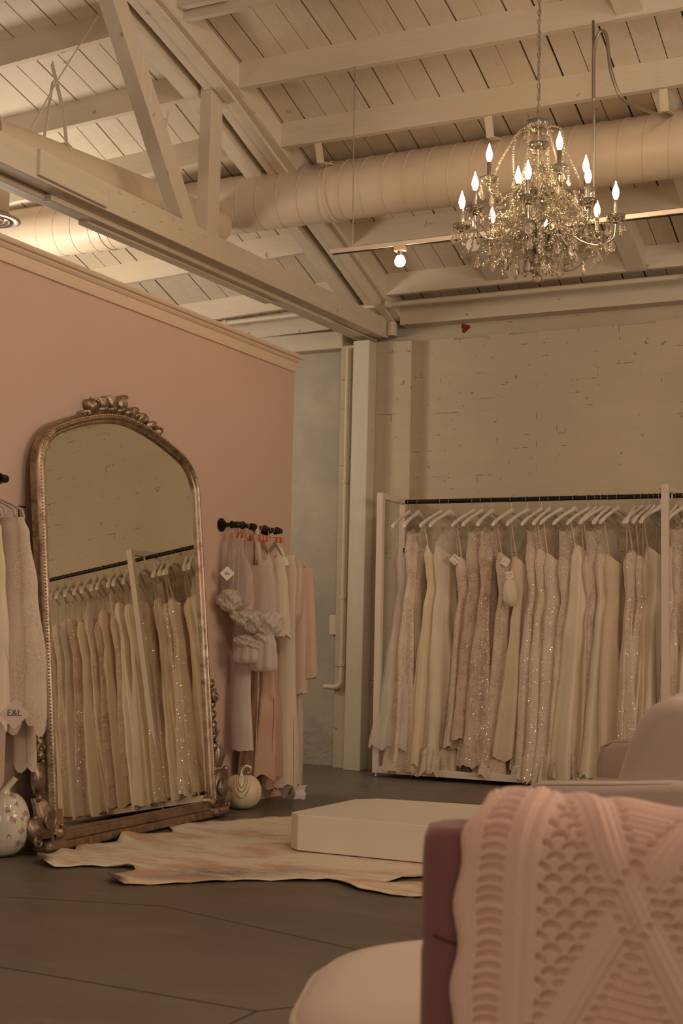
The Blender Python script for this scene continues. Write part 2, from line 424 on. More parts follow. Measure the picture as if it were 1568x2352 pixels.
tag(MB().box(-10.6, -2.2, -4.8, -4.6, 0, 5.4).box(3.6, 6.2, -4.8, -4.6, 0, 5.4).box(-2.2, 3.6, -4.8, -4.6, 3.4, 5.4).build('wall_front', M_plaster), kind='structure')
# old paint blotch where a pipe left the parapet
tag(MB().lathe([(.001, 0), (.034, .0), (.03, .004), (.001, .005)], (0, 0, 0), 14, rib=lambda t, i: 1 + .25 * math.sin(3 * t + 1)).build('brick_hole', simple('rust_hole', (.16, .03, .02), .9), origin=None), 'dark red hole in the brickwork above the wall ledge', 'hole')
ho = bpy.data.objects['brick_hole']; ho.rotation_euler = (PI / 2, 0, 0); ho.location = (-3.79, BY + .0595, 3.40)

# pink partition wall
PX = -4.24; PE = 7.84
tag(MB().box(PX - .14, PX, -4.6, PE, 0, 2.74).build('wall_partition', M_pink), kind='structure')
prof = [(0, 2.735), (.012, 2.735), (.014, 2.75), (.014, 2.795), (.022, 2.80), (.03, 2.812), (.03, 2.818), (.045, 2.823), (.05, 2.835), (.05, 2.845), (-.19, 2.845), (-.19, 2.735)]
mb = MB(); n = len(prof)
ys = (-4.6, PE + .03)
mb.add([(PX + d, y - (0 if y < 0 else .03 - d * .5), z) for y in ys for d, z in prof], [tuple(range(n)), tuple(range(2 * n - 1, n - 1, -1))] + [(i, n + i, n + (i + 1) % n, (i + 1) % n) for i in range(n)])
tag(mb.build('trim_3', M_trim), kind='structure', label='cream moulded cornice along the top of the pink wall', cat='cornice')
prof = [(0, 0), (.018, 0), (.018, .085), (.013, .092), (.013, .10), (.008, .112), (.008, .125), (0, .13)]
mb = MB(); n = len(prof)
mb.add([(PX + d, y, z) for y in (-4.6, PE) for d, z in prof], [tuple(range(n)), tuple(range(2 * n - 1, n - 1, -1))] + [(i, n + i, n + (i + 1) % n, (i + 1) % n) for i in range(n)])
tag(mb.build('baseboard_left', M_base), kind='structure')

# ------------------------------------------------------------------ roof
CUR = [(-4.7, 4.2), (-1, 4.75), (1, 4.95), (3, 5.0), (4.4, 4.93), (5.2, 4.82), (5.85, 4.70), (6.45, 4.56), (7.1, 4.395), (7.65, 4.20), (8.2, 4.02), (8.75, 3.83), (9.35, 3.61), (9.7, 3.47), (10.1, 3.31)]
def zc(y): return interp(CUR, y)                 # underside of the joists
def zl(x, y): return zc(y) + (min(0, x + 4.6)) * .05
JD = .165
mb = MB(); gap = MB(); x = -10.4; random.seed(11)
ysr = [-4.6, -1, 1, 3, 4.4, 5.2, 5.85, 6.45, 7.1, 7.65, 8.2, 8.75, 9.35, 9.75, 10.1]
while x < 6.1:
    wd = .158 + random.uniform(-.006, .006); g = random.choice((.004, .006, .010, .012, .013, .003))
    x1 = x + wd - g
    dz = random.uniform(-.002, .002)
    for (a, b) in zip(ysr, ysr[1:]):
        vs = [(X_, Y_, zl(X_, Y_) + JD + dz + e) for e in (0, .02) for X_, Y_ in ((x, a), (x1, a), (x1, b), (x, b))]
        mb.add(vs, [(0, 3, 2, 1), (4, 5, 6, 7), (0, 1, 5, 4), (1, 2, 6, 5), (2, 3, 7, 6), (3, 0, 4, 7)])
    x += wd
tag(mb.build('ceiling', M_plank), kind='structure')
mb = MB()
for (xa, xb) in ((-10.6, -4.6), (-4.6, 6.2)):
    for (a, b) in zip(ysr, ysr[1:]):
        mb.add([(X_, Y_, zl(X_, Y_) + JD + .05 + e) for e in (0, .03) for X_, Y_ in ((xa, a), (xb, a), (xb, b), (xa, b))], [(0, 3, 2, 1), (4, 5, 6, 7), (0, 1, 5, 4), (1, 2, 6, 5), (2, 3, 7, 6), (3, 0, 4, 7)])
tag(mb.build('trim_4', M_dark), kind='structure', label='dark backing sheet above the ceiling boards, keeping their gaps black', cat='roofing')  # near-black sheet stands in for the shade between the boards

JY = [4.6, 5.2, 5.85, 6.45, 7.1, 7.65, 8.2, 8.75, 9.35]
JN = ['eighth', 'seventh', 'sixth', 'fifth', 'fourth', 'third', 'second', 'nearest but one', 'nearest']
CXR, CXL = -4.28, -4.66
ORD = {9.35: 'lowest joist, next to the brick wall', 8.75: 'second joist up, just below the big duct', 8.2: 'third joist up, hidden behind the big duct',
       7.65: 'fourth joist up, just above the big duct', 7.1: 'fifth joist up, carrying the cable loop', 6.45: 'sixth joist up, with the chandelier chain', 5.85: 'seventh joist up, crossing the top edge', 5.2: 'eighth joist up from the brick wall', 4.6: 'ninth joist up from the brick wall'}
for y in JY:
    a = 0
    dz = (zc(y + .045) - zc(y))
    for side in (0, 1):
        x0, x1 = (CXR, 6.05) if side else (-10.4, CXL)
        if not side and y < 5.8: continue
        vs = []
        for X_ in (x0, x1):
            b = zl(X_, y)
            vs += [(X_, y, b), (X_, y + .045, b), (X_, y + .045, b + JD + dz), (X_, y, b + JD)]
        m_ = MB().add(vs, [(0, 1, 2, 3), (7, 6, 5, 4), (0, 4, 5, 1), (1, 5, 6, 2), (2, 6, 7, 3), (3, 7, 4, 0)])
        o = m_.build('ceiling_joist', M_wood_x)
        tag(o, 'white roof joist %s of the truss, %s' % ('right' if side else 'left', ORD[y]), 'ceiling beam', 'roof joists')
# ledger against the wall on each side
o = MB().box(CXR, 6.0, 9.62, 9.76, 3.435, 3.60).build('ledger_beam', M_wood_x); tag(o, 'white timber ledger along the top of the brick wall', 'ceiling beam')
o = MB().add([(X_, Y_, Z_ + (X_ + 4.6) * .03) for X_ in (-10.4, CXL) for Y_, Z_ in ((9.6, 3.455), (9.7, 3.455), (9.7, 3.64), (9.6, 3.64))], [(0, 1, 2, 3), (7, 6, 5, 4), (0, 4, 5, 1), (1, 5, 6, 2), (2, 6, 7, 3), (3, 7, 4, 0)]).build('ledger_beam', M_wood_x)
tag(o, 'white timber ledger above the smooth corner wall, left of the truss', 'ceiling beam')
o = MB().box(-10.4, -4.765, 9.60, BY + .03, 3.285, 3.43).build('wall_cap_beam', simple('cap_beam_paint', (.60, .53, .42), .55), bevel=.012); tag(o, 'plain painted beam on the smooth corner wall', 'ceiling beam')
# blocking between joists, in slope direction
def block(x, w, i, j, drop, lab, part=1.0):
    y0, y1 = JY[i] + .045, JY[j]
    y1 = lerp(y0, y1, part)
    vs = []
    for Y_ in (y0, y1):
        z0 = zc(Y_) + drop
        for X_, e in ((x, 0), (x + w, 0), (x + w, 1), (x, 1)): vs.append((X_, Y_, z0 if not e else zc(Y_) + JD))
    o = MB().add(vs, [(0, 3, 2, 1), (4, 5, 6, 7), (0, 1, 5, 4), (1, 2, 6, 5), (2, 3, 7, 6), (3, 0, 4, 7)]).build('blocking_beam', M_wood_y)
    tag(o, lab, 'ceiling beam', 'blocking pieces between the joists')
block(-3.46, .17, 7, 8, .03, 'short white block between the two lowest joists, beside the track lamp')
block(-1.97, .13, 2, 3, .02, 'white rafter piece between joists at the top edge, right of the chandelier chain')
block(-1.90, .15, 3, 4, .02, 'white rafter piece running down beside the cable loop')
block(-1.86, .10, 5, 6, .03, 'white rafter piece above the duct at the right')
block(-1.90, .15, 6, 7, .0, 'white rafter piece below the duct at the right, higher one')
block(-1.84, .13, 7, 8, .0, 'white rafter piece below the duct at the right, lower one')
block(-2.42, .13, 7, 8, .0, 'white block between the two lowest joists, behind the chandelier')
# scab blocks nailed beside the joists near the truss
o = MB().add([(-4.28, 6.42, 4.60), (-4.28, 6.38, 4.60), (-4.28, 6.38, 4.69), (-4.28, 6.42, 4.69), (-3.97, 6.42, 4.60), (-3.97, 6.38, 4.60), (-3.92, 6.38, 4.69), (-3.92, 6.42, 4.69)], [(0, 1, 2, 3), (7, 6, 5, 4), (0, 4, 5, 1), (1, 5, 6, 2), (2, 6, 7, 3), (3, 7, 4, 0)]).build('scab_block', M_wood_x)
tag(o, 'short white block nailed on a joist right of the truss top chord', 'wood block')

# ------------------------------------------------------------------ timber truss over the corner
tr = thing('roof_truss', 'white painted timber truss running from the corner post towards the left foreground', 'truss', (-4.5, 9.6, 3.34))
def chord_z(y): return lerp(3.275, 3.345, (y - 4.6) / 5.1)
def ypris(x0, x1, pts, name, mat=M_wood_y, parent=tr, bevel=.006):
    """pts: (y, zlow, zhigh)"""
    m_ = MB(); vs = []
    for y, a, b in pts: vs += [(x0, y, a), (x1, y, a), (x1, y, b), (x0, y, b)]
    fs = [(0, 1, 2, 3)[::-1]]
    for i in range(len(pts) - 1):
        o_ = i * 4
        for k in range(4): fs.append((o_ + k, o_ + (k + 1) % 4, o_ + 4 + (k + 1) % 4, o_ + 4 + k))
    k = (len(pts) - 1) * 4; fs.append((k, k + 1, k + 2, k + 3))
    return m_.add(vs, fs).build(name, mat, parent, bevel=bevel)
ypris(-4.50, -4.40, [(y, chord_z(y), chord_z(y) + .158) for y in (2.0, 4.6, 6.0, 8.0, 9.62)] + [(9.70, 3.36, 3.49)], 'bottom_chord')
ypris(-4.64, -4.545, [(y, chord_z(y) - .02, chord_z(y) + .13) for y in (2.0, 4.6, 5.64)], 'bottom_chord')
ypris(-4.64, -4.51, [(y, chord_z(y) - .012, chord_z(y) + .14) for y in (5.64, 8.0, 9.70)], 'bottom_chord')
ypris(-4.56, -4.50, [(5.60, 3.262, 3.30), (8.9, 3.31, 3.36)], 'splice_plank')
ypris(-4.63, -4.56, [(6.0, 3.255, 3.29), (8.1, 3.285, 3.31)], 'splice_plank')
tcy = (2.0, 3, 4.4, 5.2, 5.85, 6.45, 7.1, 7.65, 8.2, 8.75, 9.35, 9.68)
def tchord(x0, x1, lo, hi, nm): ypris(x0, x1, [(y, zc(y) + lo, zc(y) + hi) for y in tcy], nm)
tchord(-4.345, -4.28, .0, .16, 'top_chord'); tchord(-4.42, -4.345, -.025, .16, 'top_chord')
tchord(-4.50, -4.42, -.012, .16, 'top_chord'); tchord(-4.66, -4.555, -.03, .16, 'top_chord')
def web(ya, za, yb, zb, wd, x0, x1, nm='web_brace'):
    MB().bar(((x0 + x1) / 2, ya, za), ((x0 + x1) / 2, yb, zb), x1 - x0, wd, side=(1, 0, 0)).build(nm, M_wood_z, tr, bevel=.004)
web(6.86, 3.44, 5.93, 4.68, .135, -4.53, -4.43)
web(7.11, 3.42, 7.12, 4.50, .135, -4.53, -4.445)
web(4.1, 2.85 + .5, 5.62, 4.66, .155, -4.53, -4.43)
MB().box(-4.41, -4.375, 5.35, 5.93, 3.30, 3.44).build('splice_plate', M_wood_y, tr, bevel=.006)
bm_ = [(6.06, 3.43), (6.20, 3.37), (6.29, 3.44), (6.47, 3.39), (6.60, 3.44), (6.68, 3.40), (6.80, 3.36), (6.95, 3.43), (8.25, 3.40), (8.75, 3.44), (8.80, 3.40), (9.05, 3.37), (9.1, 3.44), (9.3, 3.39)]
for y, z in bm_:
    m_ = MB(); m_.lathe([(.014, 0), (.014, .006), (.004, .012)], (0, 0, 0), 8)
    m_.v = [(-4.40 + q[2], y + q[1], z + q[0]) for q in m_.v]; m_.build('bolt', M_wood_y, tr)
# heel saddle on the post
MB().lathe([(.036, 0), (.04, .01), (.04, .10), (.036, .11)], (-4.362, 9.655, 3.36), 16).build('heel_cap', M_wood_z, tr)
# corner post
o = MB().add([(X_, Y_, Z_) for X_, Y_, Z_ in ((-4.615, 9.455, 0), (-4.475, 9.455, 0), (-4.475, 9.595, 0), (-4.615, 9.595, 0), (-4.60, 9.455, 3.30), (-4.462, 9.455, 3.30), (-4.462, 9.595, 3.30), (-4.60, 9.595, 3.30))],
        [(0, 3, 2, 1), (4, 5, 6, 7), (0, 1, 5, 4), (1, 2, 6, 5), (2, 3, 7, 6), (3, 0, 4, 7)]).build('corner_post', M_post, bevel=.006)
tag(o, 'square white painted timber post in front of the brick corner, under the truss', 'post')
# downpipe and electrical box left of the post
p = thing('downpipe', 'thin painted pipe running down the corner left of the white post', 'pipe', (-4.72, 9.56, .6))
MB().tube([(-4.70, 9.565, 3.27), (-4.70, 9.565, .72)], .017, 10).build('pipe_run', M_pipe, p, smooth='auto')
MB().tube([(-4.70, 9.565, .74), (-4.70, 9.565, .66), (-4.715, 9.565, .63), (-4.745, 9.565, .615), (-4.86, 9.60, .615)], .02, 10).build('elbow', M_pipe, p, smooth='auto')
for z in (2.2, 1.3, .78): MB().tube([(-4.70, 9.565, z), (-4.70, 9.565, z + .02)], .024, 10).build('clamp', M_pipe, p, smooth='auto')
p = thing('switch_box', 'small painted electrical box on the corner wall with a cable down to it', 'switch box', (-4.80, 9.70, 1.0))
MB().box(-4.86, -4.79, 9.655, 9.72, 1.02, 1.17).build('box', M_pipe, p, bevel=.004)
MB().tube([(-4.785, 9.69, 3.26), (-4.79, 9.69, 2.2), (-4.80, 9.69, 1.17)], .008, 8).build('cable', M_wire, p, smooth='auto')

# ------------------------------------------------------------------ ducts and pipes
def duct(name, label, a, b, r, step, parent=None, seam=True, ends=None, slant=.0):
    a, b = Vector(a), Vector(b); d = (b - a); L = d.length; d.normalize()
    x = d.cross(Vector((0, 0, 1))).normalized(); y = x.cross(d)
    root = thing(name, label, 'duct', tuple(a))
    db_ = MB().tube([a + d * L * i / 12 for i in range(13)], r, 56).build('duct_body', M_duct, root, smooth='auto')
    if seam:   # one continuous rolled seam
        n = int(L / step * 40); pts = []
        for i in range(n + 1):
            t_ = i / 40; ang = 2 * PI * t_
            pts.append(a + d * min(L, step * t_) + (x * math.cos(ang) + y * math.sin(ang)) * (r + .001))
        MB().tube(pts, .0028, 5).build('spiral_seam', M_duct, db_, smooth=True)
    return root
DY, DZ, DR = 8.02, 3.985, .195
dr = duct('air_duct', 'large round white spiral duct crossing the room under the roof joists', (-10.3, DY, DZ - .0), (6.0, DY, DZ), DR, .155)
for xx in (-4.06, -5.9, -1.2): MB().tube([(xx, DY, DZ), (xx + .012, DY, DZ)], DR + .006, 56).build('joint_ring', M_duct, dr, smooth='auto')
for xx, y0 in ((-4.02, 7.70), (-2.85, 7.70), (-1.78, 7.70)):
    MB().bar((xx, y0 - .03, zc(7.65) + .03), (xx, y0 + .02, DZ + .10), .05, .006, side=(1, 0, 0)).bar((xx, y0 + .02, DZ + .10), (xx, 7.86, DZ + .13), .05, .006, side=(1, 0, 0)).build('hanger_strap', M_pipe, dr)
d2 = thing('branch_duct', 'narrow round white duct running behind the truss towards the big duct', 'duct', (-5.0, 7.2, 3.7))
MB().tube([(-5.06, 4.2, 3.52), (-5.06, 5.3, 3.66), (-5.0, 5.7, 3.70), (-4.92, 7.2, 3.78), (-4.90, 7.9, 3.80)], .115, 36).build('duct_body', M_duct, d2, smooth='auto')
for y, z in ((5.65, 3.695), (6.25, 3.735), (6.85, 3.765)):
    MB().tube([(-4.97, y, z), (-4.965, y + .014, z)], .119, 36).build('joint_ring', M_duct, d2, smooth='auto')
MB().tube([(-5.28, 5.0, 3.78), (-5.22, 5.25, 3.83), (-5.1, 5.45, 3.78), (-5.02, 5.6, 3.70)], .10, 30).build('elbow', M_duct, d2, smooth='auto')
def strap(pts, wd, name='hanger_strap', par=d2):
    m_ = MB()
    for a, b in zip(pts, pts[1:]): m_.bar(a, b, wd, .004, side=(.85, -.5, 0))
    m_.build(name, M_pipe, par)
strap([(-4.98, 6.17, 4.20), (-4.99, 6.12, 3.82)], .045)
strap([(-5.22, 6.45, 4.46), (-5.06, 6.38, 4.10), (-4.96, 6.30, 3.82)], .04)
strap([(-4.70, 6.2, 4.55), (-4.90, 6.1, 4.15), (-5.03, 6.02, 3.82)], .035)
strap([(-4.80, 7.1, 4.33), (-4.82, 7.05, 3.9)], .03)
vt = thing('ceiling_diffuser', 'round white air diffuser hanging at the left edge under the truss', 'air vent', (-5.22, 6.05, 3.33))
cx, cy, cz = -5.25, 6.0, 3.36
MB().tube([(cx, cy, cz), (cx, cy, 3.62)], .10, 28).build('neck', M_duct, vt, smooth='auto')
MB().lathe([(.10, .03), (.165, .0), (.17, -.006), (.165, -.010), (.13, -.012), (.125, .004), (.10, .02)], (cx, cy, cz), 40).build('flange', M_trim, vt, smooth=True)
for r_ in (.105, .075, .045): MB().lathe([(r_ - .016, .012), (r_, -.012), (r_ + .003, -.012), (r_ - .01, .014)], (cx, cy, cz), 36).build('louvre_ring', M_trim, vt, smooth=True)
MB().lathe([(.001, 0), (.12, 0), (.12, .004), (.001, .004)], (cx, cy, cz + .02), 30).build('throat', M_dark, vt)

p = thing('sprinkler_pipe', 'thin white pipe running along the top of the brick wall under the joists', 'pipe', (-3, 9.40, 3.55))
MB().tube([(-4.64, 9.46, 3.562), (6.0, 9.40, 3.545)], .021, 12).build('pipe_run', M_pipe, p, smooth='auto')
MB().tube([(-10.3, 9.40, 3.42), (-4.64, 9.40, 3.545)], .021, 12).build('pipe_run', M_pipe, p, smooth='auto')
for xx in (-4.30, -2.0, -5.75): MB().tube([(xx, 9.40, 3.55 if xx > -5 else 3.52), (xx + .035, 9.40, 3.55 if xx > -5 else 3.521)], .029, 12).build('coupling', M_pipe, p, smooth='auto')
MB().tube([(-2.02, 9.40, 3.56), (-2.02, 9.40, 3.70)], .008, 8).build('hanger_rod', M_pipe, p, smooth='auto')

# ------------------------------------------------------------------ suspended light track
tk = thing('light_track', 'thin white lighting track hanging on a wire behind the chandelier', 'light track', (-3.47, 7.1, 3.28))
MB().box(-3.615, 6.0, 7.085, 7.115, 3.268, 3.294).build('rail', M_hanger, tk, bevel=.002)
MB().box(-3.60, 6.0, 7.092, 7.108, 3.264, 3.2685).build('slot', M_dark, tk)
MB().tube([(-3.47, 7.1, 3.29), (-3.478, 7.1, 3.85), (-3.48, 7.1, 4.40)], .0035, 6).build('suspension_wire', M_wire, tk)
MB().tube([(-2.02, 7.1, 3.29), (-2.022, 7.1, 3.9), (-2.029, 7.1, 4.41)], .0075, 8).build('feed_conduit', M_wire, tk, smooth=True)
lp = thing('track_lamp', 'bare round bulb glowing on the lighting track, left of the chandelier', 'lamp', (-3.165, 7.1, 3.268))
MB().box(-3.20, -3.13, 7.082, 7.118, 3.238, 3.27).build('adapter', M_trim, lp, bevel=.003)
MB().lathe([(.014, 0), (.018, .004), (.018, .026), (.014, .03)], (-3.165, 7.1, 3.208), 16).build('socket', M_chrome, lp, smooth='auto')
MB().lathe([(.012, .022), (.02, .008), (.029, -.008), (.032, -.024), (.028, -.04), (.016, -.050), (.002, -.053)][::-1], (-3.165, 7.1, 3.20), 20).build('bulb', M_globe, lp, smooth=True)
cb = []
for q in ((-2.024, 7.1, 3.95), (-2.026, 7.1, 4.20), (-2.012, 7.1, 4.30), (-1.984, 7.1, 4.345), (-1.955, 7.1, 4.312), (-1.943, 7.1, 4.216), (-1.928, 7.1, 4.103), (-1.887, 7.15, 3.975), (-1.84, 7.35, 3.98), (-1.80, 7.75, 4.07), (-1.78, 7.9, 4.12)): cb.append(Vector(q))
def smooth_pts(P, k=8):
    out = []
    for i in range(len(P) - 1):
        a, b, c, d = P[max(i - 1, 0)], P[i], P[i + 1], P[min(i + 2, len(P) - 1)]
        for s_ in range(k):
            t_ = s_ / k
            out.append(.5 * ((2 * b) + (c - a) * t_ + (2 * a - 5 * b + 4 * c - d) * t_ ** 2 + (3 * b - a - 3 * c + d) * t_ ** 3))
    out.append(P[-1]); return out
o = MB().tube(smooth_pts(cb), .010, 8).build('loop_cable', M_wire, smooth=True); tag(o, 'grey flexible cable arching in a tall loop right of the chandelier', 'cable')

# ------------------------------------------------------------------ chandelier
CX, CY, CZ = -2.124, 6.45, 3.24
ch = thing('chandelier', 'crystal chandelier with twelve lit candle bulbs hanging on a chain', 'chandelier', (CX, CY, CZ - .45))
vd = Vector((CX, CY, 0)).normalized(); near = -vd; right = Vector((vd.y, -vd.x, 0))
def P(al, r, z):
    a_ = math.radians(al); q = near * math.cos(a_) * r + right * math.sin(a_) * r
    return Vector((CX + q.x, CY + q.y, CZ + z))
# chain
z = CZ + .42; k = 0; m_ = MB()
while z < 4.56:
    L = .024 if k % 4 else .04
    pts = []
    for i in range(14):
        t_ = 2 * PI * i / 14; dx = .008 * math.cos(t_); dz = L * .62 * math.sin(t_)
        pts.append((CX + (dx if k % 2 else 0), CY + (0 if k % 2 else dx), z + dz))
    m_.tube(pts, .0022, 5, closed=True); z += L; k += 1
m_.build('chain', M_wire, ch)
m_ = MB()
pts = [(CX + .006 * math.cos(z * 30), CY + .006 * math.sin(z * 30), z) for z in [CZ + .42 + i * .012 for i in range(76)]]
m_.tube(pts, .002, 5).build('power_cord', M_wire, ch)
# glass column
col = [(-.30, .012), (-.27, .03), (-.25, .018), (-.22, .035), (-.20, .04), (-.18, .02), (-.15, .022), (-.12, .045), (-.09, .05), (-.05, .03), (-.03, .018), (0, .02), (.03, .034), (.08, .04), (.13, .036), (.16, .022), (.19, .014), (.22, .02), (.27, .014), (.31, .018), (.33, .010)]
MB().lathe([(r_, z_) for z_, r_ in col], (CX, CY, CZ), 24, rib=lambda t, i: 1 + .06 * math.cos(8 * t)).build('glass_column', M_crystal, ch, smooth=True)
MB().tube([(CX, CY, CZ - .36), (CX, CY, CZ + .40)], .006, 8).build('centre_rod', M_chrome, ch)
MB().lathe([(.02, -.03), (.034, -.02), (.036, .0), (.03, .02), (.015, .03)], (CX, CY, CZ - .205), 16).build('hub', M_sleeve, ch, smooth=True)
def bowl(r_, h, z_, name='glass_bowl', c=None, n=24, par=None):
    c = c or Vector((CX, CY, CZ + z_))
    pr_ = [(.008, 0), (r_ * .55, .004), (r_ * .85, h * .45), (r_, h), (r_ * .96, h), (r_ * .8, h * .5), (r_ * .5, .010), (.008, .006)]
    return MB().lathe(pr_, c, n, rib=lambda t, i: 1 + .07 * math.cos(12 * t)).build(name, M_bowl, par or ch, smooth=True)
bowl(.068, .045, .335); bowl(.052, .035, .235); bowl(.085, .04, -.02); bowl(.10, .035, -.235); bowl(.06, .03, -.30)
MB().tube([(CX, CY + .018 * math.cos(t_), CZ + .40 + .018 * math.sin(t_)) for t_ in [i * PI / 8 for i in range(16)]], .003, 6, closed=True).build('top_loop', M_chrome, ch)
MB().ball((CX, CY, CZ - .425), .026, 18, 12).build('ball_finial', M_crystal, ch, smooth=True)
MB().lathe([(.004, .0), (.014, .01), (.010, .03), (.02, .05), (.004, .06)], (CX, CY, CZ - .40), 14).build('finial_stem', M_crystal, ch, smooth=True)
def drop_mesh(L, w_):
    pr_ = [(.0005, 0), (w_ * .7, L * .16), (w_, L * .32), (w_ * .62, L * .6), (w_ * .22, L * .84), (.001, L * .9)]
    m_ = MB(); m_.lathe(pr_, (0, 0, -L), 6, sx=1, sy=.55); m_.ball((0, 0, -L * .02), w_ * .42, 6, 4)
    return m_
drops = {}
for key, (L, w_) in dict(big=(.088, .021), mid=(.060, .0155), small=(.042, .011), long=(.10, .0135)).items():
    drops[key] = drop_mesh(L, w_).build('crystal_drop', M_crystal, ch); 
src = dict(drops); used = set(); ndrop = 0
off = Vector(ch['_o'])
for o in drops.values():   # re-centre on its own origin (built relative to the chandelier's base)
    for v_ in o.data.vertices: v_.co += off
def hang(key, p, spin=None):
    global ndrop
    o = src[key]
    if key in used: o = o.copy(); COL.objects.link(o); o.parent = ch
    used.add(key); o.location = Vector(p) - off; o.rotation_euler = (random.uniform(-.08, .08), random.uniform(-.08, .08), random.uniform(0, PI) if spin is None else spin)
    ndrop += 1
def beads(pts, r_=.0072, gapf=2.1, name='bead_strand'):
    m_ = MB(); P_ = [Vector(p) for p in pts]; acc = 0; m_.ball(P_[0], r_, 6, 4)
    for a, b in zip(P_, P_[1:]):
        L = (b - a).length; d = (b - a) / max(L, 1e-6); s_ = r_ * gapf - acc
        while s_ <= L: m_.ball(a + d * s_, r_, 6, 4); s_ += r_ * gapf
        acc = (L - (s_ - r_ * gapf))
    m_.build(name, M_crystal, ch)
def swag(a, b, sag, n=14, **kw):
    a, b = Vector(a), Vector(b); beads([a.lerp(b, i / n) - Vector((0, 0, sag * 4 * (i / n) * (1 - i / n))) for i in range(n + 1)], **kw)
random.seed(5)
LOW = [-7 + 45 * i for i in range(8)]; UPP = [23 + 90 * i for i in range(4)]
def arm(al, R, zb, dip, z0):
    """chrome arm, drip pan, sleeve and flame bulb; zb is the bulb centre height"""
    ctrl = [P(al, .03, z0), P(al, R * .30, z0 + .035), P(al, R * .55, z0 - dip * .6), P(al, R * .78, z0 - dip), P(al, R * .96, z0 - dip * .55), P(al, R, zb - .155)]
    am = MB().tube(smooth_pts(ctrl, 6), .0048, 8).build('arm', M_chrome, ch, smooth=True)
    c = P(al, R, zb - .155); bowl(.047, .030, 0, 'drip_pan', c, 20, am)
    MB().lathe([(.008, -.012), (.014, -.006), (.014, 0), (.006, .004)], c, 12).build('pan_cup', M_sleeve, am, smooth=True)
    up_ = R < .3
    MB().lathe([(.0105, .0), (.0105, .10), (.008, .104)], c + Vector((0, 0, .008)), 14).build('candle_sleeve', M_sleeve if up_ else M_chrome, am, smooth='auto')
    b = MB().lathe([(.006, .0), (.012, .012), (.0165, .030), (.0155, .046), (.010, .064), (.005, .078), (.0015, .094)], c + Vector((0, 0, .112)), 14).build('flame_bulb', M_bulb, am, smooth=True)
    for k in range(5 if up_ else 6):
        a_ = 2 * PI * k / (5 if up_ else 6) + al; q = c + Vector((math.cos(a_) * .044, math.sin(a_) * .044, .016))
        beads([q, q - Vector((0, 0, .022))], .0045); hang('small' if k % 2 else 'mid', q - Vector((0, 0, .03)))
for al in LOW: arm(al, .385, .0, .07, -.20)
for al in UPP: arm(al, .262, .19, .05, .02)
for i, al in enumerate(LOW):
    nx = LOW[(i + 1) % 8]
    swag(P(al, .375, -.175), P(nx, .375, -.175), .13, r_=.0075)
    swag(P(al, .25, -.24), P(al + 22, .17, -.33), .04)
    beads([P(al, .37, -.18), P(al, .37, -.22)], .006); hang('big', P(al, .37, -.228))
    hang('long', P(al, .30, -.27))
    beads(smooth_pts([P(al, .05, -.03), P(al, .16, -.13), P(al, .27, -.15), P(al, .36, -.165)], 5), .0068)
for i, al in enumerate(UPP):
    nx = UPP[(i + 1) % 4]
    swag(P(al, .255, .015), P(nx, .255, .015), .10)
    beads(smooth_pts([P(al + 45, .066, .35), P(al + 45, .115, .33), P(al + 45, .135, .25), P(al + 45, .13, .12)], 6), .0065); hang('mid', P(al + 45, .13, .11))
    beads(smooth_pts([P(al, .066, .35), P(al, .12, .30), P(al, .20, .16), P(al, .25, .04)], 6), .006)
    hang('big', P(al, .25, -.0))
for k in range(12):
    a_ = 30 * k; beads([P(a_, .098, -.205), P(a_, .06, -.30), P(a_, .03, -.36)], .0055)
    hang('mid', P(a_ + 15, .10, -.21)); hang('big' if k % 2 else 'mid', P(a_, .062, -.31 + .02 * (k % 3)))
for k in range(10):
    a_ = 36 * k; beads([P(a_, .085, .02), P(a_, .10, -.04), P(a_ + 10, .11, -.10)], .006); hang('mid', P(a_ + 10, .11, -.11))
for k in range(8): hang('small', P(45 * k, .066, .335)); hang('small', P(45 * k + 20, .05, .235))
for k in range(16):
    a_ = 22.5 * k; beads(smooth_pts([P(a_, .03, .16 - .02 * (k % 3)), P(a_, .09, .05), P(a_, .17, -.01 - .05 * (k % 2)), P(a_ + 12, .24, -.10)], 5), .0075); hang(('mid', 'small')[k % 2], P(a_ + 12, .24, -.11))
    beads(smooth_pts([P(a_ + 8, .05, -.02), P(a_ + 8, .10, -.12), P(a_ + 14, .19, -.17), P(a_ + 18, .28, -.20)], 5), .0072)
    hang(('mid', 'big')[k % 2], P(a_ + 5, .13 + .02 * (k % 4), .0 - .05 * (k % 3)))
for k in range(18):
    a_ = 20 * k + 7; r_ = .14 + .10 * ((k * 7) % 5) / 4; hang(('big', 'mid', 'long')[k % 3], P(a_, r_, -.20 - .06 * ((k * 3) % 4) / 3))
for k in range(14):
    a_ = 360 / 14 * k + 5; q = P(a_, .19, -.27); beads([P(a_, .17, -.20), q], .0065); hang('big', q)
for k in range(9):
    a_ = 40 * k + 15; q = P(a_, .11, -.335); beads([P(a_, .09, -.26), q], .0065); hang(('big', 'mid')[k % 2], q)
# paper inspection tag left of the hub
o = MB().lathe([(.001, -.001), (.034, -.001), (.034, .001), (.001, .001)], (0, 0, 0), 18).build('paper_tag', M_tag, ch)
for v_ in o.data.vertices: v_.co = Matrix.Rotation(PI / 2, 3, 'X') @ (v_.co + off)
o.location = P(-75, .33, -.27) - off; o.rotation_euler = (0, 0, .3)
point('unseen_fill_overhead', (-.9, 3.3, 3.9), 86, WARM, .30)  # bodiless light added overhead to brighten the platform and gowns
point('unseen_fill_right', (2.6, 4.5, 3.5), 50, WARM, .35)  # added overhead fill out of view, has no fixture

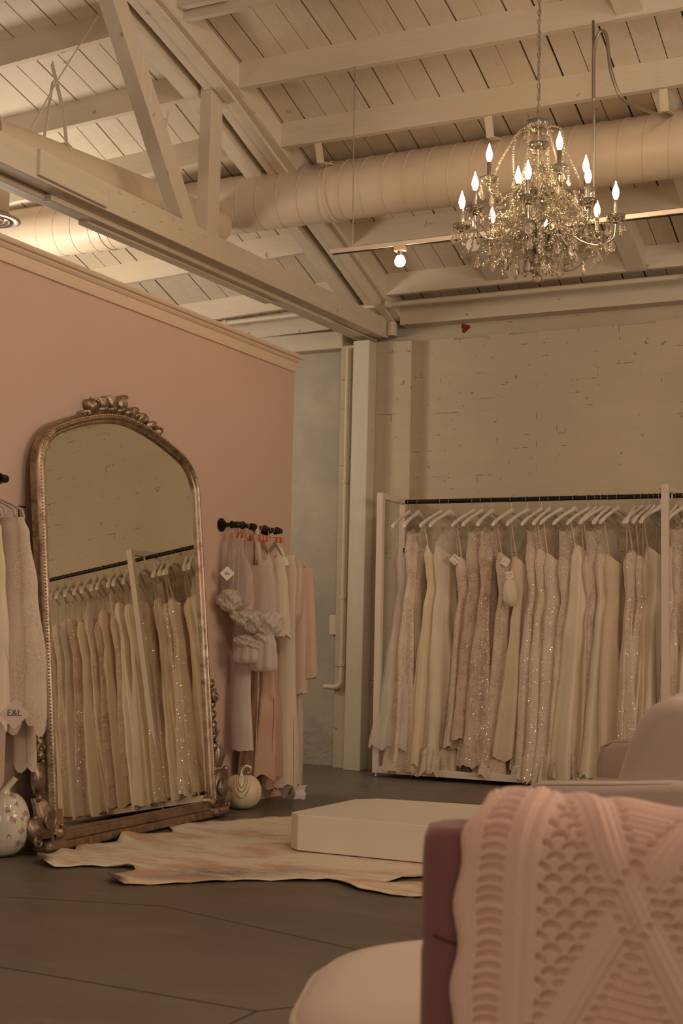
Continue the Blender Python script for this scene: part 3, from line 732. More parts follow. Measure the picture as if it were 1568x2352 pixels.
# assumed lamp, unseen behind the pink wall, for the bright light on the duct
bl = thing('assumed_back_lamp', 'assumed lamp behind the pink wall, throwing light up on the duct', 'lamp', (-6.35, 7.45, 2.9))
MB().lathe([(.03, 0), (.05, .05), (.09, .12), (.085, .12), (.045, .05), (.025, .01)], (-6.55, 7.35, 2.72), 20).build('lamp_cup', M_chrome, bl, smooth=True)
MB().tube([(-6.55, 7.35, 2.74), (-6.55, 7.35, 0.02)], .012, 8).build('pole', M_black, bl)
MB().lathe([(.14, 0), (.14, .012), (.02, .02)], (-6.55, 7.35, 0), 20).build('foot', M_black, bl)
point('assumed_back_light', (-6.55, 7.35, 2.95), 82, (1, .84, .66), .28)  # light of the assumed lamp, brightens the duct
point('unseen_fill_back', (-7.4, 5.2, 2.6), 50, (1, .82, .63), .25)  # second light added for the left roof bays, without a lamp body

# ------------------------------------------------------------------ tall arched gilt mirror leaning on the pink wall
LEAN, MYAW = math.radians(5.46), math.radians(1.067)
nrm = Vector((math.cos(LEAN) * math.cos(MYAW), math.cos(LEAN) * math.sin(MYAW), math.sin(LEAN)))
hs = Vector((-math.sin(MYAW), math.cos(MYAW), 0)); ht = nrm.cross(hs) * -1
if ht.z < 0: ht = -ht
M0 = Vector((-4.019, 5.882, 0))
def mp(s_, t_, d=0.0):
    """point of the mirror: s_ along the wall, t_ up its plane, d out of its face"""
    q = M0 + hs * s_ + ht * t_ + nrm * d
    return q
mi = thing('floor_mirror', 'tall arched floor mirror in a carved gilt frame leaning on the pink wall', 'mirror', (-4.05, 5.935, 0))
HW = .735
def arch(off_, n=60):
    """inner outline of the frame at offset off_ outwards, from bottom left over the top to bottom right"""
    A_, zc_, xs_, dr_ = HW - .045, 2.11, .56, .13
    th = math.atan(dr_ * 1.7 / xs_); R = (A_ - xs_) / (1 - math.sin(th)); zs_ = zc_ - dr_; zend = zs_ - R * math.cos(th)
    right = [(xs_ * i / 20, zc_ - dr_ * (i / 20) ** 1.7) for i in range(1, 21)]
    cx_, cz_ = A_ - R, zend
    for i in range(1, 13):
        a_ = lerp(PI / 2 - th, 0, i / 12); right.append((cx_ + R * math.cos(a_), cz_ + R * math.sin(a_)))
    right += [(A_, .9), (A_, .085)]
    return [(-a, b) for a, b in reversed(right)] + [(0, zc_)] + right
inn = arch(0)
g = MB(); n = len(inn)
g.add([mp(a, b, .018) for a, b in inn] + [mp(a, b, .002) for a, b in inn], [tuple(range(n))[::-1], tuple(range(n, 2 * n))] + [(i, (i + 1) % n, n + (i + 1) % n, n + i) for i in range(n)])
g.build('mirror_glass', M_mirror, mi)
# frame: sweep of a moulded section along the outline
sec = [(-.008, .018), (-.006, .030), (.004, .036), (.010, .034), (.013, .040), (.022, .046), (.032, .044), (.040, .036), (.050, .030), (.055, .018), (.055, -.012), (-.008, -.012)]
def norm2(i):
    a = inn[max(i - 1, 0)]; b = inn[min(i + 1, n - 1)]; dx, dz = b[0] - a[0], b[1] - a[1]; L = math.hypot(dx, dz); return (-dz / L, dx / L)
rows = []
for i, (a, b) in enumerate(inn):
    nx, nz = norm2(i); rows.append([mp(a + nx * o_, b + nz * o_, d) for o_, d in sec] + [mp(a + nx * sec[0][0], b + nz * sec[0][0], sec[0][1])])
fr_ = MB().grid(rows).build('frame', M_gold, mi, smooth='auto')
# bead row
m_ = MB(); acc = 0
for i in range(n - 1):
    (a, b), (c, d_) = inn[i], inn[i + 1]; L = math.hypot(c - a, d_ - b); nx, nz = norm2(i); s_ = .016 - acc
    while s_ <= L:
        f = s_ / L; m_.ball(mp(lerp(a, c, f) + nx * .036, lerp(b, d_, f) + nz * .036, .040), .0055, 6, 4); s_ += .016
    acc = L - (s_ - .016)
m_.build('bead_row', simple('gilt_beads', (.58, .46, .35), .3, .8), fr_, smooth=True)
# base rail
def mbox(s0, s1, t0, t1, d0, d1, name, mat=M_gold, bevel=.006):
    vs = [mp(s_, t_, d) for t_ in (t0, t1) for s_, d in ((s0, d0), (s1, d0), (s1, d1), (s0, d1))]
    return MB().add(vs, [(0, 3, 2, 1), (4, 5, 6, 7), (0, 1, 5, 4), (1, 2, 6, 5), (2, 3, 7, 6), (3, 0, 4, 7)]).build(name, mat, mi, bevel=bevel)
mbox(-HW, HW, .045, .085, -.01, .030, 'base_rail'); mbox(-HW, HW, .006, .046, -.02, .050, 'base_rail')
mbox(-HW, HW, .078, .10, 0, .022, 'base_rail')
for sg in (-1, 1):
    mbox(sg * HW - .075 + sg * .01, sg * HW + .075 + sg * .01, .0055, .06, -.03, .075, 'foot_block', bevel=.02)
# carved leaves: a scroll that curls over at its tip, built of ribbed strips
def leaf(base, dirv, length, width, curl, out, name, ribs=3, bulge=.02, tipball=True):
    """carved acanthus leaf in the mirror plane"""
    bx, bz = base; dx, dz = dirv; L = math.hypot(dx, dz); dx /= L; dz /= L
    rows = []; pts = []; a_ = math.atan2(dz, dx); x_, z_ = bx, bz; steps = 16
    for i in range(steps + 1):
        f = i / steps; wd = width * (math.sin(PI * min(1, f * .86 + .14)) ** .6) * (1 - .25 * f)
        nx, nz = -math.sin(a_), math.cos(a_); row = []
        for k in range(2 * ribs * 2 + 1):
            g_ = k / (2 * ribs * 2) * 2 - 1
            hgt = out + bulge * (1 - g_ * g_) + .30 * bulge * math.cos(g_ * ribs * 2 * PI) + .02 * math.sin(f * PI)
            row.append(mp(x_ + nx * g_ * wd / 2, z_ + nz * g_ * wd / 2, hgt))
        row = [mp(x_ - nx * wd / 2, z_ - nz * wd / 2, -.005)] + row + [mp(x_ + nx * wd / 2, z_ + nz * wd / 2, -.005)]
        rows.append(row); pts.append((x_, z_))
        st = length / steps; a_ += curl * (f ** 2.2) * 3 / steps; x_ += math.cos(a_) * st; z_ += math.sin(a_) * st
    m_ = MB().grid(rows)
    if tipball: m_.ball(mp(pts[-1][0], pts[-1][1], out + bulge * .6), width * .22, 10, 6)
    return m_
def scroll(c, r_, turns, sg, out=.03, wd=.014, start=0.0):
    m_ = MB(); pts = []; rs = []
    N_ = int(26 * turns)
    for i in range(N_ + 1):
        f = i / N_; a_ = start + sg * 2 * PI * turns * f; q = r_ * (1 - .82 * f)
        pts.append(mp(c[0] + q * math.cos(a_), c[1] + q * math.sin(a_), out)); rs.append(wd * (1 - .45 * f))
    m_.tube(pts, rs, 8); m_.ball(mp(c[0], c[1], out + .004), r_ * .26, 10, 6); return m_
def merge(*ms):
    q = MB()
    for m_ in ms: q.add(m_.v, m_.f)
    return q
# crest
cr = []
cz0 = 2.168
for s_, ang, L, wd, cu, t0 in ((0.0, 96, .125, .055, -2.3, cz0), (-.07, 112, .12, .052, 2.2, cz0 - .005), (-.155, 118, .10, .048, 2.2, cz0 - .012), (-.235, 150, .085, .04, -1.6, cz0 - .02),
                           (.075, 68, .095, .046, -2.2, cz0 - .012), (.15, 60, .085, .045, -2.2, cz0 - .022), (.235, 45, .08, .04, -2.1, cz0 - .04), (.31, 30, .06, .034, 1.8, cz0 - .06), (-.30, 165, .05, .034, 2.0, cz0 - .045)):
    cr.append(leaf((s_, t0 - .01), (math.cos(math.radians(ang)), math.sin(math.radians(ang))), L, wd, cu, .02, '', 2, .016))
for s_ in (-.03, -.11, -.19, .04, .11, .19, .27): cr.append(leaf((s_, cz0 - .02 - .5 * s_ * s_), (0, 1), .055, .034, 1.5 if s_ < 0 else -1.5, .03, '', 2, .012))
merge(*cr).build('carved_crest', M_gold, mi, smooth=True)
for sg in (-1, 1):
    q = []
    X_ = sg * (HW + .035)
    q.append(leaf((X_ + sg * .01, .075), (sg * .1, 1), .20, .075, sg * -1.0, .03, '', 3, .022))
    q.append(leaf((X_ + sg * .055, .06), (sg * .6, .8), .13, .05, sg * 1.8, .02, '', 3, .016))
    q.append(scroll((X_ + sg * .015, .155), .048, 1.7, sg, .055, .012, PI / 2))
    q.append(scroll((X_ + sg * .075, .065), .030, 1.4, -sg, .035, .010, PI / 2))
    q.append(leaf((X_ - sg * .05, .075), (sg * -1, .35), .075, .04, sg * -2.0, .03, '', 2, .012))
    q.append(leaf((X_ + sg * .03, .27), (sg * .2, 1), .16, .05, sg * 1.5, .015, '', 2, .018))
    merge(*q).build('carved_foot', M_gold, mi, smooth=True)
    q = [scroll((X_ + sg * .02, .475), .028, 1.3, -sg, .02, .010, 0), scroll((X_ + sg * .025, .665), .036, 1.5, sg, .03, .011, PI / 2)]
    z_ = .36
    while z_ < .76:
        ln = .062
        q.append(leaf((X_ + sg * .008, z_), (sg * .18, 1), ln, .026, -sg * 1.5, .004, '', 2, .009)); z_ += ln * .93
    merge(*q).build('carved_side', M_gold, mi, smooth=True)
# dark bracket behind its left edge
m_ = MB()
m_.tube([mp(-HW - .045, 1.50, -.02), mp(-HW - .095, 1.50, -.02), mp(-HW - .095, 1.60, -.02), mp(-HW - .045, 1.60, -.02)], .005, 6).build('wall_bracket', M_black, mi)

# ------------------------------------------------------------------ pumpkins
def pumpkin(name, label, c, R, Hh, mat, stem_mat, nrib=9, lean=(.5, .3), stem=.07, sq=0):
    root = thing(name, label, 'pumpkin', (c[0], c[1], 0))
    prof = []
    for i in range(29):
        f = i / 28; a_ = PI * f
        r_ = R * (math.sin(a_) ** .72) * (1 + .05 * math.sin(a_ * 1.0)); z_ = Hh / 2 - Hh / 2 * math.cos(a_)
        if f > .9: z_ -= (f - .9) * Hh * .5
        prof.append((max(.004, r_ * (1.0 - sq * f)), z_ + .001))
    def rib(t, i): return 1 - .055 * (1 - abs(math.sin(nrib * t / 2)) ** .55)
    b = MB().lathe(prof, (c[0], c[1], 0), nrib * 12, rib=rib).build('body', mat, root, smooth=True)
    zt = Hh * .93
    return root, zt
def floral():
    m, t, p = nt('floral_glaze'); v = coords(t)
    vo = N(t, 'ShaderNodeTexVoronoi'); vo.inputs['Scale'].default_value = 21; vo.inputs['Randomness'].default_value = .75; t.links.new(v, vo.inputs['Vector'])
    sp = N(t, 'ShaderNodeSeparateColor'); t.links.new(vo.outputs['Color'], sp.inputs[0])
    n = noise(t, v, 130, 3); d = mth(t, 'ADD', vo.outputs['Distance'], mth(t, 'MULTIPLY', mth(t, 'SUBTRACT', n, .5), .34))
    fl = ramp(t, d, [(.20, 1), (.25, 0)]); leafm = mth(t, 'SUBTRACT', ramp(t, mth(t, 'ADD', vo.outputs['Distance'], mth(t, 'MULTIPLY', mth(t, 'SUBTRACT', noise(t, v, 70, 2), .5), .9)), [(.30, 1), (.34, 0)]), fl)
    fc = ramp(t, sp.outputs[0], [(0, (.45, .09, .22)), (.35, (.52, .16, .34)), (.55, (.72, .30, .12)), (.8, (.78, .48, .20))], 'CONSTANT')
    fc = mix(t, ramp(t, noise(t, v, 160, 2), [(.42, 0), (.6, 1)]), fc, (.80, .62, .50))
    on = ramp(t, sp.outputs[1], [(.30, 0), (.31, 1)])
    c = mix(t, mth(t, 'MULTIPLY', fl, on), (.80, .74, .63), fc)
    c = mix(t, mth(t, 'MULTIPLY', mth(t, 'MAXIMUM', leafm, 0.0), mth(t, 'MULTIPLY', on, .7)), c, (.24, .17, .09))
    setc(t, p, c); p.inputs['Roughness'].default_value = .10; p.inputs['Coat Weight'].default_value = .5; return m
pk, zt = pumpkin('ceramic_pumpkin', 'glossy white ceramic pumpkin painted with small flowers, left of the mirror', (-4.125, 4.975), .113, .288, floral(), M_base, 8)
sc_ = Vector((-4.125, 4.975, 0))
MB().tube(smooth_pts([sc_ + Vector((0, 0, .262)), sc_ + Vector((.002, 0, .285)), sc_ + Vector((.012, .006, .31)), sc_ + Vector((.03, .02, .337)), sc_ + Vector((.036, .026, .349))], 5), [.04 - .026 * min(1, i / 9) for i in range(20)] + [.013], 14).build('stem', simple('ceramic_stem', (.80, .72, .60), .15, vary=.02), pk, smooth=True)
PC = Vector((-4.085, 7.035, 0))
pk2, zt = pumpkin('cream_pumpkin', 'cream pumpkin with silver stem draped in fine chains, right of the mirror', (PC.x, PC.y), .107, .20, simple('cream_pumpkin_skin', (.72, .60, .40), .42, vary=.05, sc=14), M_chrome, 7)
pts = [PC + Vector(q) for q in ((-.008, -.01, .175), (-.008, -.006, .205), (0, 0, .232), (.018, .014, .246), (.034, .026, .236), (.033, .025, .214), (.02, .016, .208))]
pp = smooth_pts(pts, 6); MB().tube(pp, [lerp(.02, .010, i / (len(pp) - 1)) for i in range(len(pp))], 14).build('silver_stem', simple('silver_paint', (.50, .43, .34), .28, .85), pk2, smooth=True)
def onp(az, z_, e=.004):
    f = math.acos(max(-1, min(1, 1 - 2 * z_ / .20))) / PI; r_ = .107 * (math.sin(PI * f) ** .72) * 1.05 + e
    t_ = math.radians(az); r_ *= 1 - .055 * (1 - abs(math.sin(7 * t_ / 2)) ** .55)
    return PC + Vector((r_ * math.cos(t_), r_ * math.sin(t_), z_))
for wdt, lo in ((15, .135), (24, .11), (34, .075)):
    m_ = MB()
    for i in range(46):
        f = i / 45 * 2 - 1; m_.ball(onp(-62 + f * wdt, lo + (.192 - lo) * abs(f) ** 1.8), .0022, 5, 4)
    m_.build('bead_chain', simple('gunmetal_beads', (.30, .24, .18), .3, .7), pk2)

# ------------------------------------------------------------------ white platform and hide rug
o = MB().prism([(-3.125, 5.85), (-3.06, 5.795), (-1.62, 5.80), (-1.55, 5.86), (-1.55, 6.70), (-1.62, 6.76), (-3.01, 6.60), (-3.10, 6.50)], .012, .178).build('display_platform', M_plat, bevel=.004)
tag(o, 'low white platform with clipped corners standing on the hide rug', 'platform')
pf = thing('x', 'x', 'x'); bpy.data.objects.remove(pf)
RUG = [(-3.669, 6.866), (-3.95, 6.40), (-4.03, 6.17), (-3.90, 6.02), (-3.865, 5.96), (-3.90, 5.86), (-3.96, 5.80), (-4.03, 5.72), (-3.965, 5.66), (-3.93, 5.58), (-3.935, 5.56), (-4.0, 5.42), (-3.975, 5.32), (-3.93, 5.25), (-3.955, 5.17), (-3.915, 5.08), (-3.90, 4.945), (-3.86, 4.885), (-3.72, 4.83), (-3.655, 4.93), (-3.56, 4.975), (-3.47, 5.01), (-3.42, 4.985), (-3.385, 4.945), (-3.40, 4.86),
       (-3.40, 4.78), (-3.355, 4.70), (-3.25, 4.675), (-3.13, 4.77), (-2.90, 5.02), (-2.75, 5.11), (-2.60, 5.20), (-2.54, 5.19), (-2.47, 5.135), (-2.40, 5.09), (-2.33, 5.075), (-2.24, 5.05), (-2.10, 5.10), (-1.95, 5.25), (-1.93, 5.42), (-2.06, 5.45), (-2.25, 5.36), (-2.38, 5.27), (-2.36, 5.42), (-2.25, 5.56), (-1.9, 5.80), (-1.7, 6.3), (-1.85, 6.9), (-2.4, 7.05), (-3.0, 6.95)]
bm = bmesh.new()
den = []
for i, a in enumerate(RUG):
    b = RUG[(i + 1) % len(RUG)]; L = math.hypot(b[0] - a[0], b[1] - a[1]); k = max(1, int(L / .05))
    for s_ in range(k): den.append((lerp(a[0], b[0], s_ / k), lerp(a[1], b[1], s_ / k)))
def polyin(x, y):
    c = False; j_ = len(den) - 1
    for i in range(len(den)):
        if (den[i][1] > y) != (den[j_][1] > y) and x < (den[j_][0] - den[i][0]) * (y - den[i][1]) / (den[j_][1] - den[i][1]) + den[i][0]: c = not c
        j_ = i
    return c
from mathutils.geometry import delaunay_2d_cdt
pts2 = [Vector(p) for p in den]; ne = len(pts2)
yy = 4.65
while yy < 7.1:
    xx = -4.1
    while xx < -1.6:
        q = Vector((xx + random.uniform(-.008, .008), yy + random.uniform(-.008, .008)))
        if polyin(q.x, q.y) and min((q - d_).length for d_ in pts2[:ne]) > .025: pts2.append(q)
        xx += .045
    yy += .045
res = delaunay_2d_cdt(pts2, [(i, (i + 1) % ne) for i in range(ne)], [], 1, .0001)
vs = []
lifts = [((-4.03, 5.70), .16, .055), ((-3.88, 4.90), .16, .045), ((-3.36, 4.70), .13, .035), ((-3.92, 5.15), .10, .02), ((-3.45, 4.99), .08, .02), ((-2.44, 5.12), .06, .018), ((-2.68, 5.15), .05, .012), ((-3.95, 5.35), .09, .02)]
for q in res[0]:
    de = min((Vector(d_) - q).length for d_ in den)
    z_ = .006 + .004 * math.sin(q.x * 9 + 2) * math.sin(q.y * 7)
    z_ += .006 * max(0, 1 - de / .05) * (.5 + .5 * math.sin(q.x * 31 + q.y * 23))
    for (c, r_, h) in lifts:
        dd = (q - Vector(c)).length
        if dd < r_: z_ += h * (1 - dd / r_) ** 1.2
    if -3.2 < q.x < -1.5 and 5.75 < q.y < 6.9: z_ = .004
    vs.append((q.x, q.y, max(.003, z_)))
def rug_mat():
    m, t, p = nt('cow_hide'); v = coords(t)
    n1 = noise(t, coords(t, (1.0, 2.0, 1), rot=(0, 0, -.5)), 2.2, 5, .6); n2 = noise(t, coords(t, (1, 2.2, 1), rot=(0, 0, -.6)), 5.5, 6, .75)
    c = mix(t, ramp(t, n1, [(.46, 0), (.58, 1)]), (.90, .78, .60), (.68, .42, .23))
    c = mix(t, ramp(t, n2, [(.50, 0), (.68, 1)]), c, (.90, .82, .66))
    g = N(t, 'ShaderNodeTexGradient', gradient_type='SPHERICAL'); mpn = N(t, 'ShaderNodeMapping', vector_type='TEXTURE')
    mpn.inputs['Location'].default_value = (-3.05, 5.10, 0); mpn.inputs['Scale'].default_value = (.55, .20, 1); mpn.inputs['Rotation'].default_value = (0, 0, .75)
    cc = N(t, 'ShaderNodeTexCoord'); t.links.new(cc.outputs['Object'], mpn.inputs['Vector']); t.links.new(mpn.outputs[0], g.inputs[0])
    c = mix(t, mth(t, 'MULTIPLY', g.outputs['Fac'], mth(t, 'MULTIPLY', ramp(t, n2, [(.35, 0), (.6, 1)]), 1.5)), c, (.26, .18, .14))
    for loc in ((-3.88, 4.86), (-3.36, 4.68)):
        g = N(t, 'ShaderNodeTexGradient', gradient_type='SPHERICAL'); mpn = N(t, 'ShaderNodeMapping', vector_type='TEXTURE')
        mpn.inputs['Location'].default_value = (*loc, 0); mpn.inputs['Scale'].default_value = (.14, .14, 1)
        t.links.new(cc.outputs['Object'], mpn.inputs['Vector']); t.links.new(mpn.outputs[0], g.inputs[0])
        c = mix(t, ramp(t, g.outputs['Fac'], [(.2, 0), (.5, 1)]), c, (.10, .065, .05))
    setc(t, p, c); p.inputs['Roughness'].default_value = .7; p.inputs['Sheen Weight'].default_value = .3
    bump(t, p, noise(t, coords(t, (1, 5, 1), rot=(0, 0, -.5)), 90, 2), .2, .003); return m
me = bpy.data.meshes.new('hide_rug'); me.from_pydata(vs, [], [tuple(f) for f in res[2]]); me.materials.append(rug_mat())
for q in me.polygons: q.use_smooth = True
o = bpy.data.objects.new('hide_rug', me); COL.objects.link(o); sm = o.modifiers.new('solid', 'SOLIDIFY'); sm.thickness = .003; sm.offset = 1
tag(o, 'tan and cream cow hide rug spread on the concrete floor', 'rug')

# ------------------------------------------------------------------ gowns rack
RF, RB, RZ, RODY = 9.14, 9.60, 2.07, 9.38
rk = thing('garment_rack', 'long white wooden garment rack with a black rod along the brick wall', 'garment rack', (-3.1, 9.37, 0))
POSTS = (-4.205, -2.11, -.02)
for i, x in enumerate(POSTS):
    MB().box(x - .024, x + .024, RF, RF + .045, .03, RZ).build('post', M_rack, rk, bevel=.002)
    MB().box(x - .024, x + .024, RB - .045, RB, .03, RZ).build('post', M_rack, rk, bevel=.002)
    MB().box(x - .02, x + .02, RF + .045, RB - .045, RZ - .045, RZ).build('top_rail', M_rack, rk, bevel=.002)
    MB().box(x - .02, x + .02, RF + .045, RB - .045, .03, .075).build('foot_rail', M_rack, rk, bevel=.002)
    for y in (RF + .022, RB - .022):
        MB().tube([(x, y, .031), (x, y, .008)], .008, 8).ball((x, y, .010), .0095, 8, 6).build('caster', M_chrome, rk)
for a, b in zip(POSTS, POSTS[1:]):
    MB().box(a + .024, b - .024, RF + .004, RF + .040, .03, .078).build('base_rail', M_rack, rk, bevel=.002)
    MB().box(a + .024, b - .024, RB - .040, RB - .004, .03, .078).build('base_rail', M_rack, rk, bevel=.002)
MB().tube([(-4.10, RODY, 2.020), (.0, RODY, 2.012)], .0165, 16).build('rod', M_black, rk, smooth='auto')
for x in (-2.11,): MB().box(x - .006, x + .006, RODY - .02, RODY + .02, 2.0, 2.07).build('rod_bracket', M_rack, rk)

def rotz(phi):
    """hanger frame: u points to the front tip, turned phi towards the left"""
    a_ = math.radians(phi); u_ = Vector((-math.sin(a_), -math.cos(a_), 0)); v_ = Vector((math.cos(a_), -math.sin(a_), 0)); return u_, v_
def hanger_meshes(mat, hw=.205, thick=.012):
    """a shaped wooden hanger in its own frame: x across, z up, hook at the top; z=0 is the rod axis"""
    m_ = MB(); rows = []
    prof = [(-1, -.185), (-.9, -.165), (-.7, -.138), (-.45, -.110), (-.22, -.088), (-.08, -.068), (0, -.060), (.08, -.068), (.22, -.088), (.45, -.110), (.7, -.138), (.9, -.165), (1, -.185)]
    for f, z_ in prof:
        w2 = thick * (1.25 if abs(f) > .8 else .8); h = .016 if abs(f) > .9 else (.021 if abs(f) > .1 else .034)
        rows.append([Vector((f * hw, -w2, z_)), Vector((f * hw, 0, z_ + .005)), Vector((f * hw, w2, z_)), Vector((f * hw, w2, z_ - h)), Vector((f * hw, 0, z_ - h - .004)), Vector((f * hw, -w2, z_ - h)), Vector((f * hw, -w2, z_))])
    m_.grid(rows); m_.add(rows[0][:6], [(0, 1, 2, 3, 4, 5)]); m_.add(rows[-1][:6], [(5, 4, 3, 2, 1, 0)])
    hk = MB(); pts = [(0, 0, -.065), (0, 0, -.035)]
    for i in range(13):
        a_ = -PI / 2 + PI * 1.28 * i / 12; pts.append((.0195 * math.cos(a_), 0, .0195 * math.sin(a_)))
    hk.tube([Vector(q) for q in pts], .0017, 6)
    return m_, hk
hm, hk = hanger_meshes(M_hanger)
HME = bpy.data.meshes.new('hanger_body'); HME.from_pydata([tuple(v) for v in hm.v], [], hm.f); HME.materials.append(M_hanger)
for q in HME.polygons: q.use_smooth = True
HKE = bpy.data.meshes.new('hook'); HKE.from_pydata([tuple(v) for v in hk.v], [], hk.f); HKE.materials.append(M_wire)
def hanger(x, phi, label, group='white hangers on the gown rack', y=RODY, z=2.017, tilt=0, mat=None, name='clothes_hanger'):
    r_ = bpy.data.objects.new(name, None); COL.objects.link(r_); r_.location = (x, y, z); r_.empty_display_size = .03
    tag(r_, label, 'hanger', group)
    u_, v_ = rotz(phi); r_.rotation_euler = (0, tilt, math.atan2(u_.y, u_.x))
    a = bpy.data.objects.new('shoulder_bar', HME if mat is None else mat[0]); a.parent = r_; COL.objects.link(a)
    b = bpy.data.objects.new('hook', HKE if mat is None else mat[1]); b.parent = r_; COL.objects.link(b)
    return r_

def garment(name, label, cat, c, phi, prof, mat, folds=9, amp=(.03, .16), group=None, rim=None, sway=(0, 0), n=84, rows=56, hem=.012, seed=0, parts=None, twist=.0, asym=0.0):
    """cloth tube: prof rows (z, half width across u, half depth v); rim(theta) lowers the top edge"""
    rnd = random.Random(seed); ph = [rnd.uniform(0, 2 * PI) for _ in range(6)]
    u_, v_ = rotz(phi); zs = [q[0] for q in prof]; z1, z0 = max(zs), min(zs)
    pa = sorted([(q[0], q[1]) for q in prof]); pb = sorted([(q[0], q[2]) for q in prof])
    root = thing(name, label, cat, (c[0], c[1], z0), group)
    R_ = []
    for i in range(rows + 1):
        f = i / rows; row = []
        for k in range(n):
            t_ = 2 * PI * k / n
            zt_ = z1 - (rim(t_) if rim else 0); zb_ = z0 + hem * (math.sin(folds * t_ + ph[0]) + .6 * math.sin((folds * 2 + 1) * t_ + ph[1]))
            z_ = lerp(zt_, zb_, f)
            A = sm_interp(pa, z_); B = sm_interp(pb, z_)
            g = (z1 - z_) / (z1 - z0); am = lerp(amp[0], amp[1], min(1, g * 1.15) ** 1.2)
            m1 = am * (.62 * math.sin(folds * t_ + ph[2] + twist * g) + .30 * math.sin((folds + 3) * t_ + ph[3] - twist * g) + .16 * math.sin((folds * 2 + 1) * t_ + ph[4]))
            sx_ = sway[0] * g * g + .012 * math.sin(5 * g + ph[5]) * g; sy_ = sway[1] * g * g
            q = Vector((c[0], c[1], 0)) + u_ * ((A * math.cos(t_)) * (1 + m1 * .45) + asym * g) + v_ * (B * math.sin(t_) * (1 + m1 * .5) + m1 * .085 * (1 if A > .1 else .5)) + Vector((sx_, sy_, z_))
            row.append(q)
        row.append(row[0]); R_.append(row)
    body = MB().grid(R_).build('gown_cloth' if cat == 'gown' else 'cloth', mat, root, smooth=True)
    body.data.update()
    root['_u'] = list(u_); root['_v'] = list(v_); root['_c'] = [c[0], c[1]]
    return root
def straps_for(root, pts, wd=.006, mat=None, name='strap'):
    for a, b in pts: MB().bar(a, b, wd * 2, .002, side=(1, 0, 0)).build(name, mat, root)

F_ = {}
def fab(key):
    if key in F_: return F_[key]
    spec = dict(
        ivory=dict(col=(0.888, 0.756, 0.587)), cream=dict(col=(0.930, 0.756, 0.525)), champ=dict(col=(0.816, 0.634, 0.463)), blush=dict(col=(0.816, 0.610, 0.475)),
        cool=dict(col=(0.792, 0.708, 0.650)), lace=dict(col=(0.816, 0.647, 0.512), lace=.8), laceb=dict(col=(0.744, 0.561, 0.438), lace=1.0), lacei=dict(col=(0.888, 0.732, 0.575), lace=.7),
        bead=dict(col=(0.744, 0.561, 0.450), lace=.9, sparkle=1.0), beadi=dict(col=(0.864, 0.708, 0.575), lace=.5, sparkle=.8), satin=dict(col=(0.912, 0.769, 0.575), satin=True),
        shim=dict(col=(0.864, 0.683, 0.525), sparkle=1.0), tulle=dict(col=(0.864, 0.756, 0.663), sheer=.25), illusion=dict(col=(0.840, 0.708, 0.575), sheer=.5, lace=.5), net=dict(col=(0.888, 0.805, 0.725), sheer=.62))
    F_[key] = cloth('fabric_' + key, **spec[key]); return F_[key]
# sweetheart or straight top edges
def rim_sweet(d=.05): return lambda t: d * (.5 - .5 * math.cos(2 * t)) * .8 + .035 * abs(math.sin(t)) ** 3
def rim_v(d=.14): return lambda t: d * abs(math.sin(t)) ** 1.3
def rim_flat(d=.015): return lambda t: d * math.sin(3 * t)

def mk_profile(top, hem, flare, depth, waist=.12, fit=.45):
    flare = min(flare * 1.2, .262); depth *= 1.85; zw = top - .30; zh = top - .50; zk = lerp(zh, hem, fit)
    return [(top, .135, .055), (top - .09, .15, .07), (top - .2, .135, .058), (zw, waist, .048), (zh, waist + .035, .055), (zk, lerp(waist + .04, flare, .35), lerp(.055, depth, .4)), (lerp(zk, hem, .5), lerp(waist + .04, flare, .62), lerp(.055, depth, .75)), (hem, flare, depth)]
